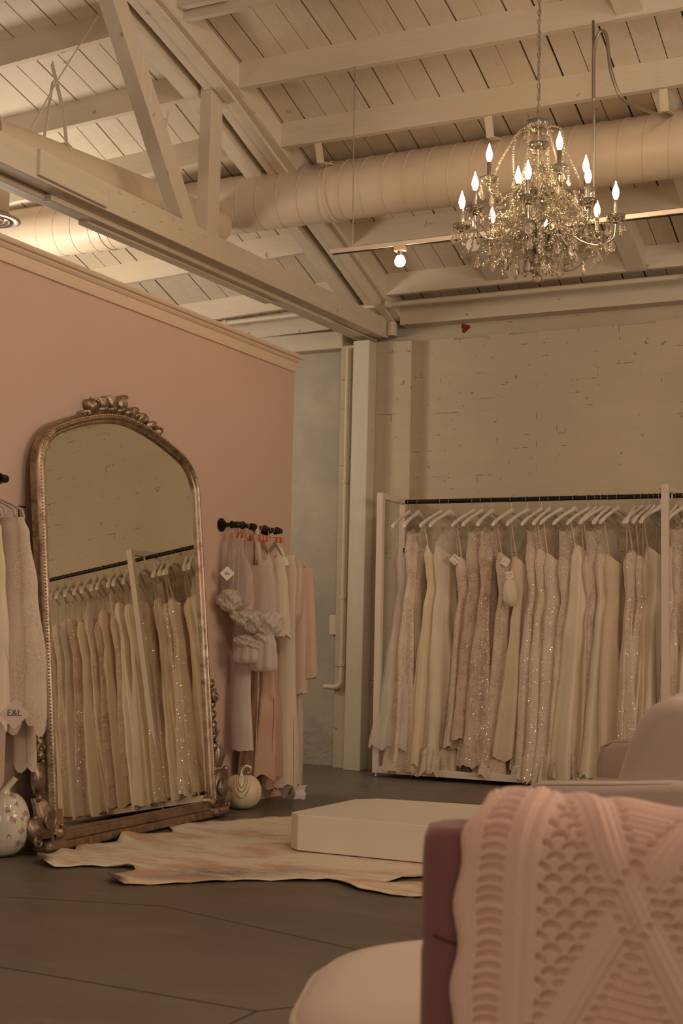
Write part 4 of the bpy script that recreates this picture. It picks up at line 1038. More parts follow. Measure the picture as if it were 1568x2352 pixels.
# x on the rod, turn, fabric of skirt, top, hem, flare, depth, folds, illusion top?, look for the label
G = [
 (-4.073, 12, 'tulle', 1.66, .22, .23, .10, 8, 0, 'grey-lilac tulle gown with black strap tips at the left end of the rack', dict(black=1)),
 (-4.00, 6, 'lacei', 1.74, .05, .25, .085, 9, 1, 'ivory lace gown with a sheer beaded top, second from the left end', {}),
 (-3.815, 24, 'cream', 1.70, .10, .20, .075, 7, 0, 'narrow cream gown with a plunging beaded neckline, third from the left end', dict(vn=1)),
 (-3.745, 22, 'ivory', 1.68, .05, .225, .10, 8, 2, 'plain yellow-cream gown with a smooth oval bodice and lace hem', dict(lh=1)),
 (-3.56, 26, 'lace', 1.60, .24, .17, .06, 7, 0, 'narrow blush lace gown with thin straps and a large price tag', dict(tag=1)),
 (-3.495, 20, 'laceb', 1.69, .30, .20, .08, 8, 1, 'dusky lace gown with a sheer illusion top, right of the large price tag', {}),
 (-3.415, 10, 'bead', 1.70, .12, .22, .085, 9, 1, 'sparkling beaded lace gown with a narrow shoulder, seventh along the rack', {}),
 (-3.268, 20, 'lace', 1.63, .06, .23, .085, 9, 0, 'blush embroidered mermaid gown hanging right of the beaded gown', dict(mer=1)),
 (-3.150, 24, 'champ', 1.60, .18, .20, .07, 7, 0, 'champagne gown with floral bodice, two tags and a puffed sleeve', dict(tag=2, puff=1)),
 (-3.045, 22, 'beadi', 1.68, .10, .20, .08, 8, 1, 'pale beaded gown with sheer top, right of the puffed sleeve', {}),
 (-2.985, 14, 'shim', 1.65, .05, .22, .085, 8, 0, 'shimmering champagne gown with embroidered bust, left of the pale beaded skirt panel', dict(lh=1)),
 (-2.900, 27, 'beadi', 1.62, .04, .24, .09, 9, 0, 'ivory gown with an embroidered strip running down its skirt', dict(lh=1)),
 (-2.80, 27, 'lacei', 1.60, .05, .22, .08, 8, 1, 'gown with a folded pleated sleeve, directly left of the widest gown', {}),
 (-2.70, 28, 'satin', 1.68, .07, .30, .13, 8, 0, 'widest plain ivory gown with smooth A-line skirt and frilled lace hem', dict(lh=1, wide=1)),
 (-2.645, 16, 'champ', 1.60, .12, .18, .07, 7, 0, 'dim champagne gown just right of the widest gown', {}),
 (-2.60, 30, 'lace', 1.66, .12, .18, .07, 7, 1, 'lace gown with a leafy sheer top on a steeply turned hanger', {}),
 (-2.555, 14, 'ivory', 1.62, .10, .20, .075, 7, 2, 'plain cream gown with a rounded bodice seen edge-on', {}),
 (-2.49, 20, 'champ', 1.61, .10, .18, .07, 7, 0, 'narrow champagne gown behind the sofa arm', {}),
 (-2.37, 2, 'shim', 1.62, .10, .19, .075, 8, 0, 'slim shimmering gown with leaf embroidery low on its skirt', dict(lh=1)),
 (-2.32, 22, 'lace', 1.64, .10, .17, .065, 7, 0, 'blush lace gown with thin double straps, left of the slim ivory gown', {}),
 (-2.27, 18, 'beadi', 1.60, .10, .18, .07, 7, 0, 'slim ivory gown with glittering side, two places left of the second white post', {}),
 (-2.235, 12, 'champ', 1.58, .10, .17, .06, 7, 0, 'tan gown almost hidden left of the second white post', {}),
 (-2.195, 26, 'ivory', 1.66, .08, .24, .09, 8, 0, 'ivory gown with gathered bust, directly behind the second white post', {}),
 (-2.085, 8, 'shim', 1.66, .08, .20, .075, 8, 0, 'glittering gown just right of the second white post', {}),
 (-2.03, 24, 'lace', 1.64, .08, .20, .075, 8, 1, 'lace gown cut by the right edge of the photo', {}),
 (-1.93, 18, 'ivory', 1.66, .06, .25, .10, 8, 0, 'full ivory gown seen only in the mirror, left of the reflected post', {}),
 (-1.85, 14, 'satin', 1.69, .06, .24, .09, 8, 0, 'smooth ivory gown with short sleeve seen only in the mirror', {}),
 (-1.79, 16, 'lace', 1.60, .10, .20, .08, 8, 1, 'lace gown with a narrow pointed waist seen only in the mirror', {}),
 (-1.69, 14, 'champ', 1.66, .08, .20, .08, 8, 0, 'tan gown seen only in the mirror, beside the pointed-waist gown', {}),
 (-1.62, 18, 'laceb', 1.58, .10, .21, .08, 8, 0, 'dusky lace gown with sweetheart bust seen only in the mirror', dict(vn=1)),
 (-1.55, 12, 'lacei', 1.64, .06, .20, .08, 8, 2, 'cream lace gown seen only in the mirror, middle of its dress row', {}),
 (-1.46, 16, 'ivory', 1.60, .05, .22, .09, 8, 0, 'plain ivory gown seen only in the mirror, third from the left of the glass', {}),
 (-1.375, 14, 'bead', 1.64, .06, .20, .08, 8, 0, 'beaded gown seen only in the mirror, second from the left of the glass', {}),
 (-1.30, 12, 'tulle', 1.62, .05, .22, .09, 8, 0, 'tulle gown seen only in the mirror, at the left edge of the glass', {}),
 (-1.22, 16, 'lacei', 1.62, .06, .22, .08, 8, 0, 'lace gown beyond the photo, reflected behind the mirror frame', {}),
 (-1.13, 14, 'ivory', 1.62, .06, .22, .08, 8, 0, 'ivory gown beyond the photo, last of the reflected row', {}),
]
TXT = bpy.data.materials
def text_mesh(s_, size, loc, right_, up_, mat, parent, name='tag_writing', eps=.0015):
    cu = bpy.data.curves.new(name, 'FONT'); cu.body = s_; cu.size = size; cu.align_x = 'CENTER'; cu.align_y = 'CENTER'; cu.extrude = .0002
    o = bpy.data.objects.new(name, cu); COL.objects.link(o)
    dg = bpy.context.evaluated_depsgraph_get(); me = bpy.data.meshes.new_from_object(o.evaluated_get(dg)); bpy.data.objects.remove(o)
    r_, u_ = Vector(right_).normalized(), Vector(up_).normalized(); n_ = r_.cross(u_)
    o = bpy.data.objects.new(name, me); COL.objects.link(o); me.materials.clear(); me.materials.append(mat); me.name = name
    Mx = Matrix((r_, u_, n_)).transposed().to_4x4(); offp = Vector(parent['_o'])
    Mx.translation = Vector(loc) + n_ * eps - offp; o.parent = parent; o.matrix_local = Mx; return o
def price_tag(root, c, size, rot, lines, face=None, name='price_tag', mat=M_tag):
    """square card turned by rot, facing the room"""
    f = Vector(face) if face else (Vector((EYE.x, EYE.y, c[2])) - Vector(c)); f.z = 0; f.normalize()
    r_ = Vector((0, 0, 1)).cross(f).normalized(); a_ = math.radians(rot); R2 = r_ * math.cos(a_) + Vector((0, 0, 1)) * math.sin(a_); U2 = f.cross(R2)
    h = size / 2; c = Vector(c); vs = [c + R2 * q * h + U2 * w2 * h + f * e for e in (0, -.0012) for q, w2 in ((-1, -1), (1, -1), (1, 1), (-1, 1))]
    o = MB().add(vs, [(0, 1, 2, 3), (7, 6, 5, 4), (0, 4, 5, 1), (1, 5, 6, 2), (2, 6, 7, 3), (3, 7, 4, 0)]).build(name, mat, root)
    if rot == 45: R2, U2 = r_, Vector((0, 0, 1))
    for s_, dx, dy, sz in lines: text_mesh(s_, sz, c + R2 * dx + U2 * dy, R2, U2, M_ink, o)
    return o
sd = 100
for (x, phi, fk, top, hem, fl, dp, folds, ill, lab, ex) in G:
    sd += 1; rnd = random.Random(sd); vis = x < -2.0
    u_, v_ = rotz(phi); c = (x + .0, RODY)
    hl = 'white wooden hanger carrying the ' + ' '.join(lab.split()[:9])
    hanger(x, phi, hl if len(hl.split()) <= 16 else ' '.join(hl.split()[:16]))
    mat = fab(fk)
    prof = mk_profile(top, hem, fl, dp, .12 + (.015 if ex.get('wide') else 0), .7 if ex.get('mer') else .35)
    if ex.get('wide'): prof = [(top, .12, .06), (top - .1, .15, .08), (top - .3, .16, .085), (top - .7, .20, .12), (hem, .262, .17)]
    g_ = garment('bridal_gown', lab, 'gown', c, phi, prof, mat, folds, (.05, .30 if not ex.get('wide') else .26), 'gowns on the long white rack', rim_v(.16) if ex.get('vn') else rim_sweet(.05),
                 ((rnd.random() - .5) * .05 - .025, (rnd.random() - .5) * .04), n=72, rows=44, seed=sd, twist=rnd.uniform(-1, 1), asym=rnd.uniform(.0, .05))
    C_ = Vector((x, RODY, 0)); ztip = 1.84
    if ill:
        pr_ = [(1.90 if ill == 1 else 1.84, .03, .012), (1.84, .15, .03), (top + .02, .14, .052), (top - .10, .151, .072)]
        A_ = sorted((q[0], q[1]) for q in pr_); B_ = sorted((q[0], q[2]) for q in pr_); R_ = []
        for i in range(15):
            row = []; 
            for k in range(49):
                t_ = 2 * PI * k / 48; z_ = lerp(1.885 - .10 * abs(math.cos(t_)) - .06 * abs(math.sin(t_)), top - .10, i / 14)
                row.append(C_ + u_ * interp(A_, z_) * math.cos(t_) * 1.01 + v_ * interp(B_, z_) * math.sin(t_) * 1.03 + Vector((0, 0, z_)))
            R_.append(row)
        MB().grid(R_).build('sheer_top', fab('illusion' if ill == 1 else 'net'), g_, smooth=True)
    else:
        for sg in (-1, 1):
            for dv in ((-.02, .02) if fk in ('lace', 'champ', 'shim') else (.0,)):
                a_ = C_ + u_ * sg * .17 + v_ * dv * .3 + Vector((0, 0, 1.838)); b_ = C_ + u_ * sg * .128 + v_ * dv + Vector((0, 0, top - .012))
                MB().bar(a_, b_, .009, .002, side=tuple(u_)).build('strap', mat, g_)
    if ex.get('black'):
        for sg in (-1, 1):
            a_ = C_ + u_ * sg * .10 + v_ * .03 + Vector((0, 0, top - .02 + .06 * (sg < 0))); MB().tube([a_ + Vector((0, 0, .03)), a_, a_ - Vector((.012, 0, .05))], .006, 8).build('black_clip', M_black, g_, smooth=True)
    if ex.get('tag') == 1:
        price_tag(g_, C_ + u_ * .16 + v_ * -.02 + Vector((0, 0, top - .02)), .062, -40, [('Tommylace', -.003, .014, .013), ('size 8', .008, -.014, .010)])
    if ex.get('tag') == 2:
        price_tag(g_, C_ + u_ * .19 - v_ * .03 + Vector((0, 0, top - .04)), .055, 62, [('Pearl', -.002, .010, .011), ('10', .006, -.012, .010)])
        price_tag(g_, C_ + u_ * .20 + v_ * .02 + Vector((0, 0, top - .135)), .05, 15, [('Bridal gown', 0, .006, .0085), ('ivory 12', 0, -.008, .008)])
    if ex.get('puff'):
        q = C_ + u_ * .20 + v_ * .03
        MB().lathe([(.006, 0), (.03, .012), (.046, .05), (.05, .10), (.044, .15), (.03, .185), (.012, .20)], q + Vector((0, 0, top - .36)), 26, rib=lambda t, i: 1 + .09 * math.sin(5 * t + i)).build('puffed_sleeve', fab('ivory'), g_, smooth=True)
    fl = min(fl * 1.22, .268); dp *= 1.9 if not ex.get('wide') else 1.17
    if ex.get('lh') and vis:   # ruffled lace band at the hem
        R_ = []
        for i in range(9):
            f = i / 8; row = []
            for k in range(145):
                t_ = 2 * PI * k / 144; z_ = lerp(hem + .17, hem + .0, f)
                r_ = 1.04 + .12 * f * math.sin(17 * t_ + sd) + .07 * f * math.sin(31 * t_) + .04 * math.sin(53 * t_)
                q = C_ + u_ * (fl * lerp(.94, 1.0, f)) * math.cos(t_) * r_ + v_ * dp * math.sin(t_) * r_ + Vector((-.02, 0, z_ + .012 * math.sin(23 * t_) + .02 * f * math.sin(41 * t_)))
                row.append(q)
            R_.append(row)
        MB().grid(R_).build('lace_hem', fab('lacei' if not ex.get('wide') else 'lace'), g_, smooth=True)

# ------------------------------------------------------------------ wall arms with clothes on the pink wall
AY, AZ, AX = 6.964, 1.658, -4.12
ar = thing('wall_rail', 'black iron pipe rail on the pink wall right of the mirror', 'garment rail', (PX, AY, AZ))
def pipe_arm(root, y0, y1, z, x_):
    """pipe rail along the wall: flange, stub, elbow, pipe, elbow and flange"""
    sg = 1 if y1 > y0 else -1
    for y in (y0, y1):
        MB().tube([(PX, y, z), (PX + .010, y, z)], .040, 28).tube([(PX + .008, y, z), (PX + .03, y, z)], .022, 20).build('flange', M_black, root, smooth='auto')
        MB().tube([(PX + .02, y, z), (x_ - .02, y, z)], .0125, 14).build('stub', M_black, root, smooth='auto')
        i_ = sg if y == y0 else -sg
        e = smooth_pts([Vector((x_ - .045, y, z)), Vector((x_ - .02, y, z)), Vector((x_ - .004, y + i_ * .006, z)), Vector((x_, y + i_ * .025, z)), Vector((x_, y + i_ * .055, z))], 5)
        MB().tube(e, .0185, 16).tube([e[0], e[1]], .023, 16).tube([e[-2], e[-1]], .023, 16).build('elbow', M_black, root, smooth='auto')
    MB().tube([(x_, y0, z), (x_, y1, z)], .0125, 16).build('pipe', M_black, root, smooth='auto')
    m = y0 + sg * .14
    MB().tube([(x_, m, z), (x_, m + sg * .012, z), (x_, m + sg * .05, z), (x_, m + sg * .062, z)], [.016, .021, .022, .016], 18).build('coupling', M_black, root, smooth='auto')
pipe_arm(ar, AY, 7.49, AZ, AX)
GR_ = 'copper clip hangers on the black rail right of the mirror'
def clip_hanger(y, label, w_=.085, dx=0):
    x = AX; z = AZ
    h = thing('clip_hanger', label, 'hanger', (x, y, z), GR_)
    pts = [(x + dx * .4, y, z - .045)]
    for i in range(12):
        a_ = -PI / 2 + PI * 1.25 * i / 11; pts.append((x + .0145 * math.cos(a_), y, z + .0145 * math.sin(a_)))
    MB().tube(pts, .0014, 6).build('hook', M_copper, h)
    MB().tube([(x - w_ + dx, y, z - .056), (x + dx * .4, y, z - .045), (x + w_ + dx, y, z - .056)], .0022, 6).build('cross_wire', M_copper, h)
    for sg in (-1, 1):
        MB().box(x + dx + sg * w_ * .8 - .013, x + dx + sg * w_ * .8 + .013, y - .009, y + .009, z - .082, z - .047).build('clip', M_clip, h, bevel=.003)
c_sheer = cloth('blush_organza', (.70, .53, .45), sheer=.16, satin=True); c_veil = cloth('grey_lilac_net', (.64, .52, .46), sheer=.42)
c_rose = cloth('rose_crepe', (.50, .30, .205), satin=True, transl=.05); c_long = cloth('ivory_chiffon', (.76, .62, .48)); c_coat = cloth('blush_wool', (.68, .49, .37), fuzz=.5)
c_white = cloth('white_organza', (.72, .61, .55), sheer=.12, satin=True); c_tan = cloth('tan_velvet', (.36, .22, .14)); c_puff = cloth('white_tulle_puff', (.84, .74, .65), sheer=.22, transl=.35)
def wg(name, label, x, y, prof, mat, folds=6, amp=(.05, .2), seed=1, hem=.012, rim=None, phi=-90, **kw):
    return garment(name, label, 'garment', (x, y), phi, prof, mat, folds, amp, 'clothes hanging on the black rail right of the mirror', rim, (0, 0), n=84, rows=44, seed=seed, hem=hem, **kw)
def hl(t_): return 'copper hanger with amber clips holding the ' + t_
def puff(root, c, r_, seed, mat=None, sq=1.0, name='tulle_puff', sx=1, sy=1):
    rnd = random.Random(seed); q = [rnd.uniform(0, 6) for _ in range(4)]
    m_ = MB(); m, n = 30, 64
    pr_ = [(max(.002, r_ * math.sin(PI * i / m)), -r_ * sq * math.cos(PI * i / m)) for i in range(m + 1)]
    m_.lathe(pr_, c, n, rib=lambda t, i: 1 + .13 * math.sin(3 * t + q[0] + i * .5) + .09 * math.sin(7 * t + q[1] - i * .8) + .05 * math.sin(11 * t + q[2] + i) + .045 * math.sin(19 * t + q[3] + i * .35) + .02 * math.sin(31 * t - i * .6), sx=sx, sy=sy)
    return m_.build(name, mat or c_puff, root, smooth=True)
def tie(root, pts, wd, mat, name='strap'):
    m_ = MB()
    for a, b in zip(pts, pts[1:]): m_.bar(a, b, wd, .002, side=(1, .2, 0))
    return m_.build(name, mat, root)
# 1 veil nearest the mirror
clip_hanger(6.985, hl('grey-lilac net veil nearest the mirror'), .06)
v1 = wg('net_veil', 'grey-lilac net veil with a gathered bow and diamond tag, nearest the mirror', -4.125, 6.95, [(1.575, .05, .012), (1.50, .055, .02), (1.42, .09, .03), (1.30, .10, .035), (1.20, .095, .04), (1.14, .05, .03)], c_veil, 5, seed=2)
puff(v1, (-4.135, 6.92, 1.21), .070, 3, c_puff, .95, 'gathered_bow'); puff(v1, (-4.10, 6.93, 1.12), .030, 4, c_puff, 1, 'gathered_bow')
for k, xx in enumerate((-4.15, -4.12, -4.09)): tie(v1, [(xx + .02, 6.96, 1.60), (xx, 6.93, 1.50), (xx + .01, 6.91, 1.36 - .05 * k)], .005, c_puff)
price_tag(v1, (-4.135, 6.88, 1.365), .062, 45, [('Ella', 0, .0, .022)])
# 2 organza slip with bow puffs
clip_hanger(7.07, hl('blush organza slip with tulle puffs'), .07)
v2 = wg('organza_slip', 'short blush organza slip with white tulle puffs and bubble hems', -4.045, 7.06, [(1.50, .085, .02), (1.42, .115, .045), (1.30, .135, .055), (1.15, .15, .06), (1.08, .14, .055), (.95, .11, .05)], c_sheer, 5, (.03, .12), seed=5, rim=lambda t: .085 * abs(math.sin(t)) ** 1.5)
wg('organza_sleeve', 'loose organza sleeve with round gathered cuff, left of the bow puffs', -4.075, 6.99, [(1.42, .03, .02), (1.36, .05, .035), (1.22, .052, .045), (1.16, .05, .04), (1.13, .035, .03)], c_sheer, 4, (.02, .08), seed=6)
puff(v2, (-4.06, 6.955, 1.105), .052, 21, sq=.95)
for q, r_, s_, sq_ in (((-4.01, 7.0, 1.085), .075, 1, .95), ((-3.935, 7.03, 1.08), .078, 2, 1.05), ((-3.965, 7.02, .99), .06, 7, .8), ((-4.055, 6.97, .975), .062, 4, .6), ((-4.0, 6.99, .955), .055, 5, .6)): puff(v2, q, r_, s_ + 10, sq=sq_)
def bubble(root, c, w_, h, seed, name='bubble_hem'):
    m_ = MB(); m_.lathe([(w_ * .55, 0), (w_ * .92, .010), (w_, .035), (w_ * .96, h * .35), (w_ * .85, h * .7), (w_ * .6, h)], c, 72, rib=lambda t, i: 1 + .16 * abs(math.sin(4 * t + seed)) - .08, sx=1, sy=.6)
    return m_.build(name, c_puff, root, smooth=True)
bubble(v2, (-4.045, 6.975, .845), .085, .12, 1); bubble(v2, (-3.955, 7.02, .80), .085, .24, 2.2)
tie(v2, [(-4.12, 7.06, 1.60), (-4.10, 7.03, 1.50), (-4.08, 7.01, 1.42)], .012, c_sheer); tie(v2, [(-4.06, 7.06, 1.60), (-4.02, 7.03, 1.50), (-4.0, 7.02, 1.42)], .012, c_sheer)
clip_hanger(7.13, hl('ivory lining top'), .075)
# 3 ivory halter top looped over the pipe
o = wg('halter_top', 'ivory halter top whose broad strap loops over the black rail', -4.03, 7.20, [(1.52, .05, .012), (1.44, .10, .03), (1.3, .12, .04), (1.0, .12, .045)], c_long, 4, seed=9, rim=lambda t: .06 * abs(math.sin(t)))
R_ = [[Vector((AX + .055, yy_, 1.43)) for yy_ in (7.145, 7.195)], [Vector((AX + .03, yy_, 1.55)) for yy_ in (7.147, 7.193)]]
for i in range(17):
    a_ = PI * i / 16; R_.append([Vector((AX + .016 * math.cos(a_), yy_, AZ + .016 * math.sin(a_))) for yy_ in (7.15, 7.19)])
R_ += [[Vector((AX - .012, yy_, 1.55)) for yy_ in (7.15, 7.19)], [Vector((AX - .012, yy_, 1.43)) for yy_ in (7.15, 7.19)]]
q = MB().grid(R_).build('halter_strap', c_long, o, smooth=True); q.modifiers.new('s', 'SOLIDIFY').thickness = .003
# 4 lower skirts
clip_hanger(7.17, hl('sheer white half skirt'), .07)
wg('half_skirt', 'sheer white half skirt with an elastic band, hanging under the tulle puffs', -4.12, 7.07, [(1.1, .05, .02), (.80, .056, .03), (.745, .058, .03), (.40, .07, .035), (.335, .072, .035)], c_white, 3, (.02, .10), seed=12, hem=.004)
clip_hanger(7.22, hl('dusty rose skirt'), .07)
r1 = wg('rose_skirt', 'dusty rose satin skirt with deep folds in the middle of the rail', -4.075, 7.22, [(1.05, .07, .03), (.78, .085, .045), (.5, .115, .07), (.165, .135, .10)], c_rose, 5, (.12, .50), seed=15, hem=.02)
for yy_, zz_ in ((7.12, .56), (7.11, .25)): MB().tube([(-4.03, 7.09, .87), (-4.04, yy_, .6 if zz_ < .5 else .7), (-4.045, yy_, zz_)], .0022, 5).build('ribbon_tie', c_puff, r1)
wg('rose_underskirt', 'narrow tan-rose underskirt showing below the dusty rose skirt', -4.07, 7.30, [(.9, .05, .02), (.5, .06, .03), (.10, .075, .05)], cloth('tan_rose_crepe', (.54, .34, .22), transl=.05), 5, (.1, .4), seed=17, hem=.006)
# 5 ivory gown, slip, blush coat
clip_hanger(7.33, hl('long ivory chiffon gown'), .08)
wg('chiffon_gown', 'long ivory chiffon gown hanging between the rose skirt and the blush coat', -4.02, 7.36, [(1.50, .07, .02), (1.38, .09, .03), (1.15, .085, .03), (.8, .09, .04), (.11, .115, .06)], c_long, 5, (.05, .22), seed=20, hem=.01)
clip_hanger(7.38, hl('champagne slip'), .08)
wg('champagne_slip', 'short champagne slip bodice with thin straps beside the blush coat', -4.01, 7.42, [(1.50, .05, .02), (1.43, .085, .035), (1.28, .09, .045), (1.15, .085, .05), (1.06, .05, .03)], cloth('champagne_silk', (.62, .48, .37), satin=True), 4, seed=22, rim=lambda t: .05 * abs(math.sin(t)))
hgx = hanger(AX, -48, 'wire-shouldered hanger under the blush coat at the far end of the black rail', GR_, y=7.44, z=AZ, tilt=.10)
ct = wg('blush_coat', 'long blush coat with loose sleeve at the far end of the black rail', -4.075, 7.50, [(1.475, .08, .02), (1.43, .135, .035), (1.30, .14, .045), (1.0, .145, .055), (.66, .15, .06)], c_coat, 4, (.02, .09), seed=25, hem=.004, rim=lambda t: .05 * abs(math.cos(t)) ** 2)
R_ = []
for i in range(21):
    f = i / 20; cx_ = lerp(-3.965, -3.925, f); w_ = lerp(.045, .062, f) * (1 - .12 * (f > .97)); row = []
    for k in range(29):
        t_ = 2 * PI * k / 28; rr = 1 + .07 * math.sin(3 * t_ + f * 4) + .04 * math.sin(7 * t_)
        row.append(Vector((cx_ + w_ * math.cos(t_) * rr, 7.53 + w_ * .8 * math.sin(t_) * rr, lerp(1.43, .745, f) + .015 * math.cos(t_) * (f > .5))))
    R_.append(row)
MB().grid(R_).build('sleeve', c_coat, ct, smooth=True)
MB().grid([[Vector((-4.11 + a_, 7.425, z_)) for a_ in (0, .035, .07 + .02 * (1.5 - z_))] for z_ in (1.50, 1.38, 1.22, 1.0, .85)]).build('brown_lining', c_tan, ct)
wg('blush_panel_skirt', 'long pale blush skirt with uneven hem below the blush coat', -4.06, 7.53, [(.9, .09, .03), (.6, .09, .035), (.06, .10, .05)], cloth('pale_blush_crepe', (.66, .50, .40)), 4, (.05, .2), seed=27, hem=.025)
pt_ = thing('paper_label', 'small crumpled white paper label hanging at the hem of the blush skirt', 'label', (-3.95, 7.48, .03))
MB().grid([[Vector((-3.975 + .03 * i + .01 * (j_ % 2), 7.47 + .012 * i, .02 + .028 * j_ + .006 * ((i + j_) % 2))) for i in range(3)] for j_ in range(4)]).build('card', M_tag, pt_)
MB().tube([(-3.94, 7.48, .10), (-3.95, 7.49, .15)], .001, 4).build('string', M_wire, pt_)

# left arm near the mirror
BYY, BZ, BX = 4.60, 1.69, -4.06
al_ = thing('wall_rail', 'black iron pipe rail on the pink wall at the left edge of the photo', 'garment rail', (PX, BYY, BZ))
pipe_arm(al_, 4.15, 4.82, BZ, BX)
gm = MB(); 
gh = hanger_meshes(M_hgrey, .20, .005)
GME = bpy.data.meshes.new('hanger_body_grey'); 
rows_ = [(-1, -.19), (-.93, -.155), (-.6, -.125), (-.3, -.105), (0, -.065), (.3, -.105), (.6, -.125), (.93, -.155), (1, -.19)]
gm.tube([Vector((f * .20, 0, z_)) for f, z_ in rows_], .006, 8); gm.tube([Vector((-.2, 0, -.19)), Vector((-.17, 0, -.205)), Vector((.17, 0, -.205)), Vector((.2, 0, -.19))], .005, 8)
GME.from_pydata([tuple(v) for v in gm.v], [], gm.f); GME.materials.append(M_hgrey)
for q in GME.polygons: q.use_smooth = True
gl = ['nearest the camera', 'second from the camera', 'third from the camera', 'second from the mirror', 'nearest the mirror']
c_fr = [cloth('cream_tulle_a', (.84, .69, .53)), cloth('cream_tulle_b', (.78, .64, .50), lace=.4, sheer=.05, lsc=62), cloth('blush_tulle_a', (.66, .50, .40), sheer=.1), cloth('cream_tulle_c', (.72, .58, .45))]
lbl = ['layered cream tulle gown nearest the camera on the left wall rail', 'cream lace gown with ragged lace edge overlapping the mirror frame on the left wall rail', 'short blush tulle gown with fringe hanging lowest on the left wall rail', 'cream gown closest to the mirror on the left wall rail']
def fringe_gown(i, x, y, prof, hem, seed):
    return garment('tulle_gown', lbl[i], 'gown', (x, y), -90, prof, c_fr[i], 9, (.03, .16), 'gowns on the left wall rail', None, (0, 0), n=110, rows=50, hem=hem, seed=seed)
for i, y in enumerate((4.50, 4.56, 4.61, 4.66, 4.72)):
    hanger(BX, -90 + random.uniform(-7, 7), 'grey plastic hanger on the left wall rail, ' + gl[i], 'grey hangers on the left wall rail', y=y, z=BZ, mat=(GME, HKE))
fringe_gown(0, -4.0, 4.52, [(1.50, .14, .02), (1.44, .175, .035), (1.25, .20, .06), (.95, .235, .09), (.70, .25, .11), (.64, .25, .12)], .03, 31)
fringe_gown(1, -3.975, 4.66, [(1.50, .15, .02), (1.43, .185, .035), (1.2, .235, .06), (.85, .285, .09), (.62, .30, .10)], .035, 32)
fringe_gown(2, -4.03, 4.56, [(1.48, .14, .02), (1.42, .17, .035), (1.1, .20, .05), (.7, .225, .06), (.385, .235, .07)], .02, 33)
fringe_gown(3, -4.02, 4.73, [(1.49, .14, .02), (1.42, .17, .03), (1.1, .20, .04), (.7, .22, .05), (.44, .23, .05)], .02, 34)
g2 = thing('diamond_tag', 'diamond paper tag with flourished initials hanging among the left gowns', 'tag', (-3.584, 4.36, .62))
price_tag(g2, (-3.584, 4.36, .685), .085, 45, [('E&L', 0, .004, .036)], name='card', mat=simple('tag_card_dim', (.62, .50, .40), .6))
MB().tube([(-3.584, 4.36, .742), (-3.60, 4.37, .80), (-3.70, 4.42, .95)], .001, 4).build('string', M_wire, g2)

# ------------------------------------------------------------------ sofa, far armchair
def fabric_up(name, col):
    m, t, p = nt(name); v = coords(t); n1 = noise(t, v, 6, 4); n2 = noise(t, v, 340, 3, .7)
    setc(t, p, mix(t, mth(t, 'MULTIPLY_ADD', n2, .6, mth(t, 'MULTIPLY', n1, .4)), [x * .86 for x in col], [x * 1.1 for x in col]))
    p.inputs['Roughness'].default_value = .85; p.inputs['Sheen Weight'].default_value = .3
    bump(t, p, n2, .3, .002); return m
M_linen = fabric_up('grey_mauve_linen', (.46, .345, .29))
def soft(m_, name, mat, parent, bev=.03, seg=4):
    return m_.build(name, mat, parent, bevel=bev, seg=seg, smooth=True)
sf = thing('loveseat', 'grey-mauve linen loveseat facing left, its near arm and back behind the throw', 'sofa', (-.95, 4.9, 0))
def xprof(y0, y1, poly, name, par, mat=M_linen, bev=.02):
    """closed outline in x,z pushed along y"""
    n_ = len(poly); vs = [(x_, y_, z_) for y_ in (y0, y1) for x_, z_ in poly]
    return MB().add(vs, [tuple(range(n_)), tuple(range(2 * n_ - 1, n_ - 1, -1))] + [(i, n_ + i, n_ + (i + 1) % n_, (i + 1) % n_) for i in range(n_)]).build(name, mat, par, bevel=bev, seg=4, smooth=True)
armp = [(-1.335, .12), (-1.345, .50), (-1.33, .575), (-1.29, .60), (-1.1, .61), (-.9, .625), (-.72, .62), (-.72, .12)]
xprof(3.93, 4.05, armp, 'arm', sf, bev=.03); xprof(5.78, 5.90, armp, 'arm', sf, bev=.03)
# piping along the inner edge of each arm
for y in (3.945, 4.035, 5.795, 5.885): MB().tube([(-1.345, y, .16), (-1.352, y, .50), (-1.335, y, .573), (-1.29, y, .596), (-1.1, y, .606), (-.9, y, .621)], .005, 6).build('piping', M_linen, sf, smooth=True)
bk = [(-1.11, .40), (-1.07, .58), (-1.03, .72), (-1.0, .79), (-.965, .835), (-.91, .86), (-.84, .855), (-.78, .83), (-.73, .76), (-.70, .6), (-.70, .40)]
m_ = []
xprof(4.00, 4.91, bk, 'back_cushion', sf, bev=.04); xprof(4.92, 5.80, bk, 'back_cushion', sf, bev=.04)
xprof(3.99, 5.81, [(-.74, .12), (-.74, .80), (-.66, .80), (-.64, .12)], 'back_frame', sf)
xprof(4.06, 4.91, [(-1.38, .30), (-1.38, .45), (-.8, .46), (-.8, .30)], 'seat_cushion', sf, bev=.035); xprof(4.92, 5.77, [(-1.38, .30), (-1.38, .45), (-.8, .46), (-.8, .30)], 'seat_cushion', sf, bev=.035)
MB().box(-1.32, -.66, 3.95, 5.88, .10, .30).build('base', M_linen, sf, bevel=.01)
for x in (-1.28, -.72):
    for y in (3.99, 5.84): MB().lathe([(.014, 0), (.022, .10)], (x, y, 0), 10).build('leg', M_black, sf)
a_ = math.radians(8.2); pv = Vector((-1.33, 3.93, 0)); rm = Matrix.Rotation(a_, 3, 'Z'); sf.location = rm @ (Vector((-.95, 4.9, 0)) - pv) + pv; sf.rotation_euler = (0, 0, a_)
fc = thing('armchair', 'grey upholstered chair just inside the right edge, beyond the loveseat', 'chair', (-1.1, 7.2, 0))
FX, FY = -1.50, 7.02
